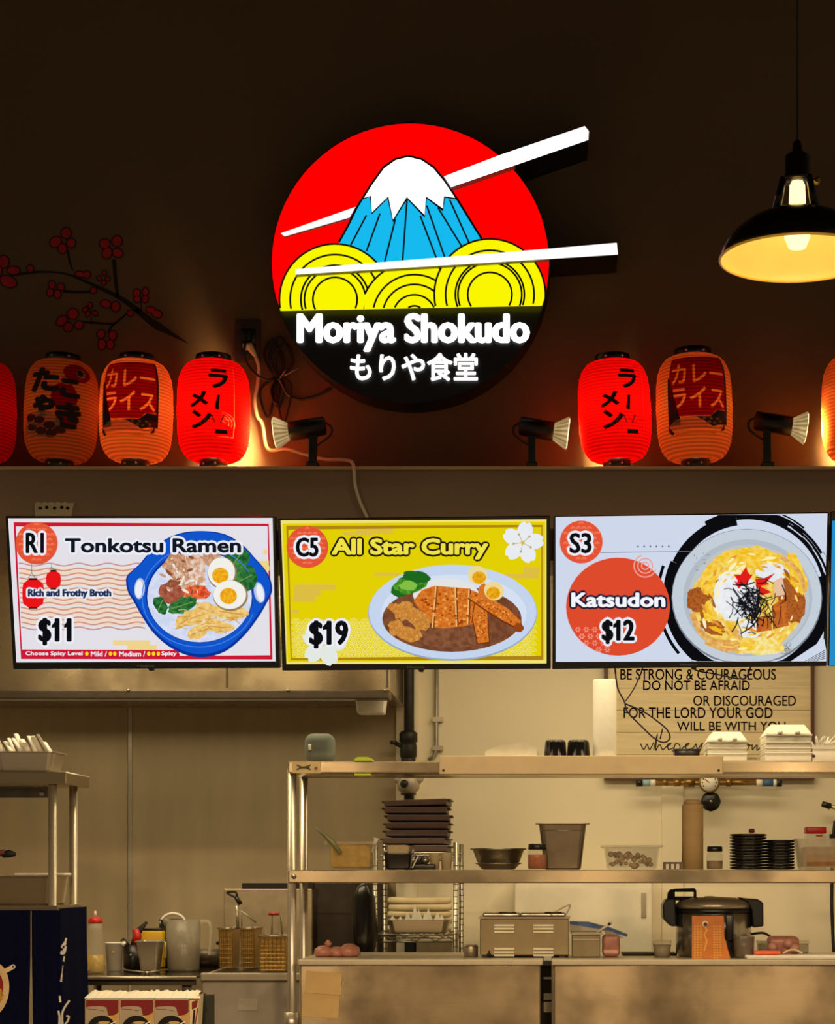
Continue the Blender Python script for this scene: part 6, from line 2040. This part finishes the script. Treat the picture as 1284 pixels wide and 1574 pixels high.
def cut_panel(cv, outer, words_, mat, grow=.5):
    """panel whose letters are left open, so that the lit paper shows through them"""
    from mathutils.geometry import tessellate_polygon
    loops = [outer]
    for body, (x0, y0, x1, y1) in words_:
        vs, fs = glyphs(body)
        xs = [v[0] for v in vs]; ys = [v[1] for v in vs]
        pt = [(x0 + (v[0] - min(xs)) * (x1 - x0) / (max(xs) - min(xs)), y1 - (v[1] - min(ys)) * (y1 - y0) / (max(ys) - min(ys))) for v in vs]
        cnt, key = {}, {}
        idx = [key.setdefault((round(a, 3), round(b, 3)), len(key)) for a, b in pt]
        pos = {i: pt[k] for k, i in enumerate(idx)}
        for f in fs:
            f = [idx[i] for i in f]
            for a, b in zip(f, f[1:] + f[:1]):
                if (b, a) in cnt:
                    del cnt[(b, a)]
                else:
                    cnt[(a, b)] = 1
        nx = {a: b for a, b in cnt}
        while nx:
            a = next(iter(nx))
            lp = []
            while a in nx:
                lp.append(pos[a])
                a = nx.pop(a)
            if len(lp) > 2:
                n_ = len(lp)
                ar = sum(lp[i][0] * lp[(i + 1) % n_][1] - lp[(i + 1) % n_][0] * lp[i][1] for i in range(n_))
                sg = 1 if ar > 0 else -1
                out = []
                for i in range(n_):
                    d_ = Vector(lp[(i + 1) % n_]) - Vector(lp[i - 1])
                    d_ = d_.normalized() if d_.length > 1e-6 else Vector((0, 0))
                    out.append((lp[i][0] + sg * grow * d_.y, lp[i][1] - sg * grow * d_.x))
                loops.append(out)
    tri = tessellate_polygon([[Vector((x, y, 0)) for x, y in l_] for l_ in loops])
    flat_ = [q for l_ in loops for q in l_]
    cv._put(flat_, [tuple(t_) for t_ in tri], mat, cv.nxt(None))


def d_curry(cv):
    cv.poly([(20, 40), (22, 40), (27, 62), (35, 98), (36, 108), (20, 108)], C_DK, 1)
    cv.poly([(90, 10), (93, 10), (93, 108), (70, 108), (70, 97), (78, 88), (90, 88)], C_DK, 1)
    cut_panel(cv, [(22, 12), (90, 10), (90, 87), (77, 88), (70, 97), (36, 97), (27, 87), (22, 60)], (('カレー', (26, 22, 88, 50)), ('ライス', (26, 56, 88, 85))), C_RED)
    cv.poly([(20, 109), (30, 101), (44, 98.5), (52, 98), (60, 100), (68, 104), (70, 112), (20, 114)], C_CRM)
    cv.poly([(52, 98), (62, 98), (78, 98), (90, 99), (90, 106), (72, 112), (62, 104)], C_BRN)
    l = cv.nxt(None)
    for x, y in ((62, 101), (70, 101), (78, 101), (68, 106), (82, 104), (74, 107)):
        cv.ell(x, y, 2, 2, C_CRM, l, n=8)
    cv.line([(22, 116), (50, 114), (80, 114), (90, 108)], [2, 3, 3, 2], C_CRM); cv.line([(28, 122), (50, 120), (76, 121)], 1.4, C_ORG)
    cv.poly([(20, 108), (28, 120), (24, 122), (20, 116)], C_BRN); cv.poly([(88, 108), (82, 118), (88, 116)], C_BRN)
T_DK = pm('takoyaki_ink', (34, 14, 20), .8, 0, .1); T_CRM = paper_mat('takoyaki_cream', (250, 180, 130), .6); T_BALL = pm('takoyaki_brown', (84, 14, 22), .8, 0, .2)
T_RED = paper_mat('takoyaki_red', (200, 16, 20), .6)
def d_tako(cv):
    cv.blob(84, 26, 18, 14, T_RED, rough=.06)
    cv.ell(88, 26, 6, 7, T_CRM); cv.ell(87, 25, 4, 5, T_DK)
    cv.blob(68, 64, 16, 20, T_RED); cv.blob(72, 96, 14, 10, T_RED)
    cv.text('た', (26, 20, 62, 58), T_DK, 2.4); cv.text('こ', (62, 36, 86, 66), T_DK, 2.4)
    cv.text('や', (30, 62, 58, 96), T_DK, 2.6); cv.text('き', (58, 72, 88, 112), T_DK, 2.4)
    cv.blob(42, 108, 24, 20, T_CRM, rough=.1)
    l = cv.nxt(None)
    for x, y in ((28, 96), (40, 100), (52, 108), (30, 110), (42, 116), (54, 120), (64, 114)):
        cv.blob(x, y, 7, 6, T_BALL, l, rough=.1, n=12)
    cv.line([(26, 104), (36, 108), (46, 106)], 1.4, T_CRM); cv.line([(34, 124), (70, 124)], 2, T_CRM)
lantern(328.5, 718, 'glowing red noodle lantern just left of the power outlet', P_RED, d_ramen, glow=2.2)
lantern(208, 718, 'orange curry rice lantern standing left of the glowing red lantern', P_ORG, d_curry, 1, glow=1.3)
lantern(91, 718, 'dim orange octopus ball lantern under the painted blossom branch', P_ORG, d_tako, 2, 4, glow=.22)
lantern(-32, 718, 'plain dark red lantern cut off by the left edge', P_RED, None, glow=.35)
lantern(949, 711, 'glowing red noodle lantern right of the round sign', P_RED, d_ramen, -2.5, 4, glow=2.2)
lantern(1070, 711, 'pale orange curry rice lantern between the two right spot lamps', P_ORG, d_curry, -1.5, 3, 1.05, glow=.9)
lantern(1322, 711, 'orange lantern cut off by the right edge, lit by the spot lamp', P_ORG, None, 0, 0, 1.05, glow=.9)

# ------------------------------------------------------------------ clamp spot lamps
GLOW = em('lamp_face_glow', (255, 214, 130), 9.0)
REFL = em('ribbed_glass_reflector', (168, 140, 92), 1.0, col2=(206, 178, 124), scale=14)
REFL2 = em('ribbed_glass_groove', (126, 98, 60), 1.0, col2=(160, 130, 84), scale=14)
def spot(px, side, label, bpx, py_body=660, power=120):
    Y = 6.85
    base = Vector((PX(px, Y), Y, ZLEDGE + .001))
    t = T('spot_lamp', label, 'lamp', base, 'spot lamps on the ledge')
    top = P(px, py_body, Y)
    g = MB().box(base.x - .022, base.x + .022, Y - .03, Y + .03, base.z, base.z + .028, BLACKP)
    t.part('clamp_base', g, bevel=.004)
    t.part('stem', MB().box(top.x - .014, top.x + .014, Y - .012, Y + .012, base.z + .02, top.z - .01, BLACKP), bevel=.003)
    d = -side                      # the lamp looks along d
    dirv = Vector((d, 0, -.12)).normalized()
    hb = P(bpx, py_body + 6, Y)
    a = top - dirv * .045 + Vector((0, 0, .008))
    t.part('housing', MB().tube([a, a + dirv * .004, hb - dirv * .05, hb - dirv * .046], [.02, .032, .034, .028], BLACKP, 20), label='black cylinder housing')
    g = MB()
    n = 36
    rings = [(.026, -.055), (.030, -.045), (.050, -.008), (.056, .0), (.054, .003)]
    ax = dirv
    u = ax.cross(Vector((0, 1, 0))).normalized()
    w_ = ax.cross(u)
    vs = []
    for r_, h_ in rings:
        for k in range(n):
            q = 2 * PI * k / n
            rr = r_ * (1 + (.05 if k % 2 else -.04) * (1 if .03 < r_ < .055 else .3))
            vs.append(hb + ax * h_ + u * rr * math.cos(q) + w_ * rr * math.sin(q))
    fs_ = [[(i * n + k, i * n + (k + 1) % n, (i + 1) * n + (k + 1) % n, (i + 1) * n + k) for i in range(len(rings) - 1) for k in range(n) if k % 2 == q] for q in (0, 1)]
    g.add(vs, fs_[0], REFL)
    o_ = len(g.v) - len(vs)
    g.mats.append(REFL2)
    for f in fs_[1]:
        g.f.append([o_ + q for q in f]); g.mi.append(1); g.sm.append(False)
    bl = t.part('bulb', g, label='pale ribbed reflector bulb')
    g = MB()
    vs = [hb + ax * .004 + u * .052 * math.cos(2 * PI * k / n) + w_ * .052 * math.sin(2 * PI * k / n) for k in range(n)]
    g.add(vs, [tuple(range(n))], GLOW)
    t.part('bulb_face', g, bl, label='glowing bulb face')
    back = top + Vector((side * .05, .01, 0))
    t.part('flex', MB().tube(cr([a + Vector((0, .01, .01)), a - dirv * .02 + Vector((0, .01, -.005)), a - dirv * .015 + Vector((0, .01, -.035)), top + Vector((0, .014, -.06))]), .0035, RUBBER, 8))
    l = bpy.data.lights.new('spot_bulb', 'SPOT')
    l.energy = power
    l.color = (1, .62, .24)
    l.spot_size = math.radians(150)
    l.spot_blend = .6
    l.shadow_soft_size = .045
    o = bpy.data.objects.new('spot_bulb_light', l)
    C.objects.link(o)
    o.location = hb + ax * .012
    o.rotation_euler = ax.to_track_quat('-Z', 'Y').to_euler()
    return t
spot(481, 1, 'black spot lamp left of the sign, shining on the red lantern', 424)
spot(818, -1, 'black spot lamp below the right half of the sign, shining right', 872)
spot(1180, -1, 'black spot lamp at the far right, shining on the cut off orange lantern', 1238, 652)

# outlet with plug and bundled cable
YO_ = YW
t = T('power_outlet', 'dark wall outlet box beside the round sign', 'outlet', P(379, 515, YW))
OUTM = pm('dark_outlet_plate', (60, 44, 34), .6, 0, .1)
t.part('plate', MB().pbox(362, 400, 491, 556, YW - .012, .012, OUTM, r=.003))
split_parts(t, 'socket', MB().pbox(370, 393, 505, 524, YW - .016, .005, BLACKP, r=.002).pbox(370, 393, 528, 547, YW - .016, .005, BLACKP, r=.002))
pg = t.part('plug', MB().rbox(PX(371, YW - .05), PX(386, YW - .05), YW - .06, YW - .016, PZ(524, YW - .05), PZ(507, YW - .05), BLACKP, .006, 3), label='black plug')
t = T('power_cable', 'white power cord dropping from the outlet behind the lamp and over the ledge', 'cord', P(385, 535, YW - .05))
CORD = pm('white_cord_plastic', (226, 206, 176), .5, 0, .05)
t.part('plug', MB().tube([P(374, 534, YW - .05), P(384, 532, YW - .05), P(393, 548, YW - .05)], [.014, .016, .006], CORD, 10))
yq = YW - .06
pts = [P(393, 548, YW - .05), P(398, 565, YW - .04), P(396, 590, YW - .04), P(392, 615, YW - .04), P(396, 640, YW - .05), P(404, 652, YW - .05), P(412, 690, YW - .04), P(440, 690, 6.95), P(470, 699, 6.95), P(500, 706, 6.93), P(530, 707, 6.86), P(543, 714, 6.75), P(546, 745, 6.75), P(554, 772, 6.75), P(565, 796, 6.75)]
t.part('cable', MB().tube(cr(pts), .0062, CORD, 8))
t = T('cable_bundle', 'bundled black cable hanging beside the round sign, held by a white tie', 'cable', P(428, 575, YW - .03))
yq = YW - .012
bund = []
for k, (x, w_, h_) in enumerate(((420, 14, 56), (431, 18, 60), (426, 10, 44), (438, 13, 52))):
    pts = [P(428, 580, yq), P(x - w_, 560 - h_ * .2, yq - .004 * k), P(x, 578 - h_, yq - .006 * k), P(x + w_, 556, yq - .004 * k)]
    bund.append(pts)
    t.part('loop', MB().tube(cr(pts, 7, True), .0042, RUBBER, 8, True))
for k, (x, w_, h_) in enumerate(((412, 12, 62), (428, 9, 48), (436, 12, 70), (424, 7, 40))):
    pts = [P(428, 580, yq), P(x + w_, 594, yq - .004 * k), P(x, 580 + h_, yq - .006 * k), P(x - w_, 600, yq - .004 * k)]
    t.part('loop', MB().tube(cr(pts, 7, True), .0042, RUBBER, 8, True))
t.part('lead', MB().tube(cr([P(379, 518, YW - .075), P(376, 545, YW - .09), P(388, 570, YW - .085), P(410, 584, YW - .07), P(428, 582, yq - .03), P(441, 605, yq), P(462, 614, yq), P(490, 607, yq), P(510, 596, yq)]), .0045, RUBBER, 8))
t.part('tie', MB().tube([P(430, 582, yq - .014), P(440, 568, yq - .016), P(436, 578, yq - .016), P(458, 567, yq - .01)], .0045, CORD, 6, flat=.4), label='white tie')

# ------------------------------------------------------------------ blossom decal on the dark wall
YD = YW - .001
t = T('blossom_decal', 'red cherry blossom branch decal on the dark wall at upper left', 'wall decal', P(140, 440, YW))
zs = 320 / 1259
def ZD(x, y): return (x * zs, 330 + y * zs)
D_BLK = pm('decal_black', (12, 9, 8), .8); D_RED = pm('decal_red', (168, 24, 34), .8, 0, .2, 30); D_OUT = pm('decal_dark_red', (48, 10, 12), .8)
cv = Canvas(lambda x, y, l: P(x, y, YD - .0004 * l))
def br(pts, w): 
    p_ = cr([(*ZD(x, y), 0) for x, y in pts], 5)
    n = len(p_) - 1
    ws = [(w[0] + (w[1] - w[0]) * i / n if len(w) == 2 else w[0] + (w[1] - w[0]) * min(1, 2 * i / n) if 2 * i < n else w[1] + (w[2] - w[1]) * (2 * i / n - 1)) * zs for i in range(n + 1)]
    cv.line(p_, ws, D_BLK, 1)
br([(60, 365), (120, 358), (240, 346), (390, 356), (520, 405), (720, 500), (850, 590)], (20, 10, 34))
br([(820, 570), (920, 650), (1000, 700), (1140, 778)], (30, 50, 3))
br([(440, 335), (420, 280), (410, 215)], (8, 14)); br([(712, 500), (700, 400), (688, 270)], (20, 22)); br([(580, 465), (460, 468), (380, 462)], (16, 18)); br([(770, 595), (730, 630), (690, 662)], (10, 16)); br([(690, 662), (600, 656), (470, 645)], (14, 14)); br([(690, 660), (665, 690), (655, 720)], (14, 14)); br([(856, 575), (852, 525)], (6, 8)); br([(552, 620), (554, 665)], (5, 5))
t.part('branch', cv.mb, label='black branch')
def petals(lst):
    cv = Canvas(lambda x, y, l: P(x, y, YD - .001 - .0004 * l))
    for x, y, rx, ry, rot in lst:
        px, py = ZD(x, y)
        cv.ell(px, py, (rx + 8) * zs, (ry + 8) * zs, D_OUT, 1, rot, 20)
        cv.ell(px, py, rx * zs, ry * zs, D_RED, 2, rot, 20)
    t.part('blossom', cv.mb, label='red blossom')
petals([(400, 112, 28, 30, 0), (336, 165, 28, 34, .8), (430, 172, 24, 26, 0), (376, 205, 24, 28, 0)])
petals([(634, 176, 30, 26, 0), (708, 160, 28, 30, 0), (648, 232, 26, 32, .4), (712, 232, 30, 24, .3)])
petals([(22, 285, 28, 36, 0), (82, 338, 36, 22, 0), (50, 405, 50, 32, .4), (-30, 340, 40, 40, 0)])
petals([(182, 326, 18, 18, 0)])
petals([(484, 360, 26, 14, .2), (526, 362, 18, 20, 0)])
petals([(314, 425, 18, 22, 0), (368, 436, 18, 20, 0), (304, 470, 18, 22, 0), (348, 480, 18, 24, 0)])
petals([(440, 600, 30, 30, 0), (374, 642, 34, 24, -.7), (412, 680, 24, 26, .6), (478, 668, 24, 22, 0)])
petals([(612, 722, 22, 22, 0), (682, 730, 20, 26, 0), (616, 784, 22, 30, 0), (668, 784, 20, 26, 0)])
petals([(828, 474, 18, 22, 0), (880, 466, 16, 20, 0), (830, 510, 18, 18, 0), (878, 510, 16, 20, 0)])
petals([(640, 540, 30, 20, .3), (700, 556, 24, 28, 0)])
petals([(912, 576, 26, 16, .2), (950, 600, 28, 20, .3)]); petals([(790, 596, 18, 16, 0)]); petals([(566, 458, 16, 16, 0)])
cv2 = [(632, 352), (600, 385), (628, 412), (652, 388)]
petals([(x, y, 10, 12, 0) for x, y in cv2]); petals([(x, y, 10, 16, q) for x, y, q in ((545, 550, 0), (516, 572, .9), (575, 596, -.8), (532, 600, .3))])

# ------------------------------------------------------------------ pendant lamp
YPN = 4.54
t = T('pendant_lamp', 'black domed pendant lamp with a glowing cream inside hanging at upper right', 'lamp', P(1226, 398, YPN))
c = P(1226, 398, YPN)
ENB = pm('black_enamel', (20, 17, 16), .22, .3, .1)
ENC = pm('cream_enamel_inside', (250, 226, 150), .4, 0, .03)
outer = [(.180, 0), (.181, .004), (.176, .02), (.165, .04), (.142, .066), (.112, .088), (.08, .102), (.06, .108), (.05, .112)]
t.part('shade', MB().openlathe(outer, c, ENB, 64), label='black enamel dome')
t.part('shade_lining', MB().openlathe([(r_ - .002, h_ - .0015) for r_, h_ in outer], c, ENC, 64), label='cream enamel lining')
t.part('rim_bead', MB().tube([c + Vector((.18 * math.cos(q), .18 * math.sin(q), .001)) for q in (2 * PI * k / 64 for k in range(64))], .0028, pm('yellow_rim', (236, 196, 96), .4), 8, True))
g = MB()
for k in range(3):
    q = math.radians(75 + k * 120)
    a = c + Vector((.052 * math.cos(q), .052 * math.sin(q), .108))
    b = c + Vector((.034 * math.cos(q), .034 * math.sin(q), .186))
    g.tube([a, b], [.011, .008], ENB, 8)
split_parts(t, 'cage_strut', g)
t.part('socket', MB().lathe([(.036, .180), (.038, .184), (.030, .190), (.029, .238), (.02, .245), (.012, .25), (.010, .27), (.006, .275)], c, pm('dark_bakelite', (26, 15, 12), .3), 28))
t.part('set_screw', MB().lathe([(.0, .008), (.007, .006), (.008, -.01)], c + Vector((.044, -.02, .176)), BRASS, 12, axis='Y'))
t.part('cord', MB().tube([c + Vector((0, 0, .27)), (c.x, c.y, 5.2)], .0028, BLACKM, 8))
t.part('ceiling_rose', MB().lathe([(.05, 5.17 - c.z), (.055, 5.2 - c.z)], c, BLACKM, 24))
t.part('bulb', MB().lathe([(0, .02), (.02, .026), (.030, .05), (.028, .08), (.02, .11), (.018, .17), (.012, .182)], c, em('pendant_bulb_glow', (255, 214, 126), 3.2), 24), label='glowing warm bulb')
l = bpy.data.lights.new('pendant_bulb', 'POINT')
l.energy = 1.0
l.color = (1, .66, .25)
l.shadow_soft_size = .05
o = bpy.data.objects.new('pendant_bulb_light', l)
C.objects.link(o)
o.location = c + Vector((0, 0, -.015))
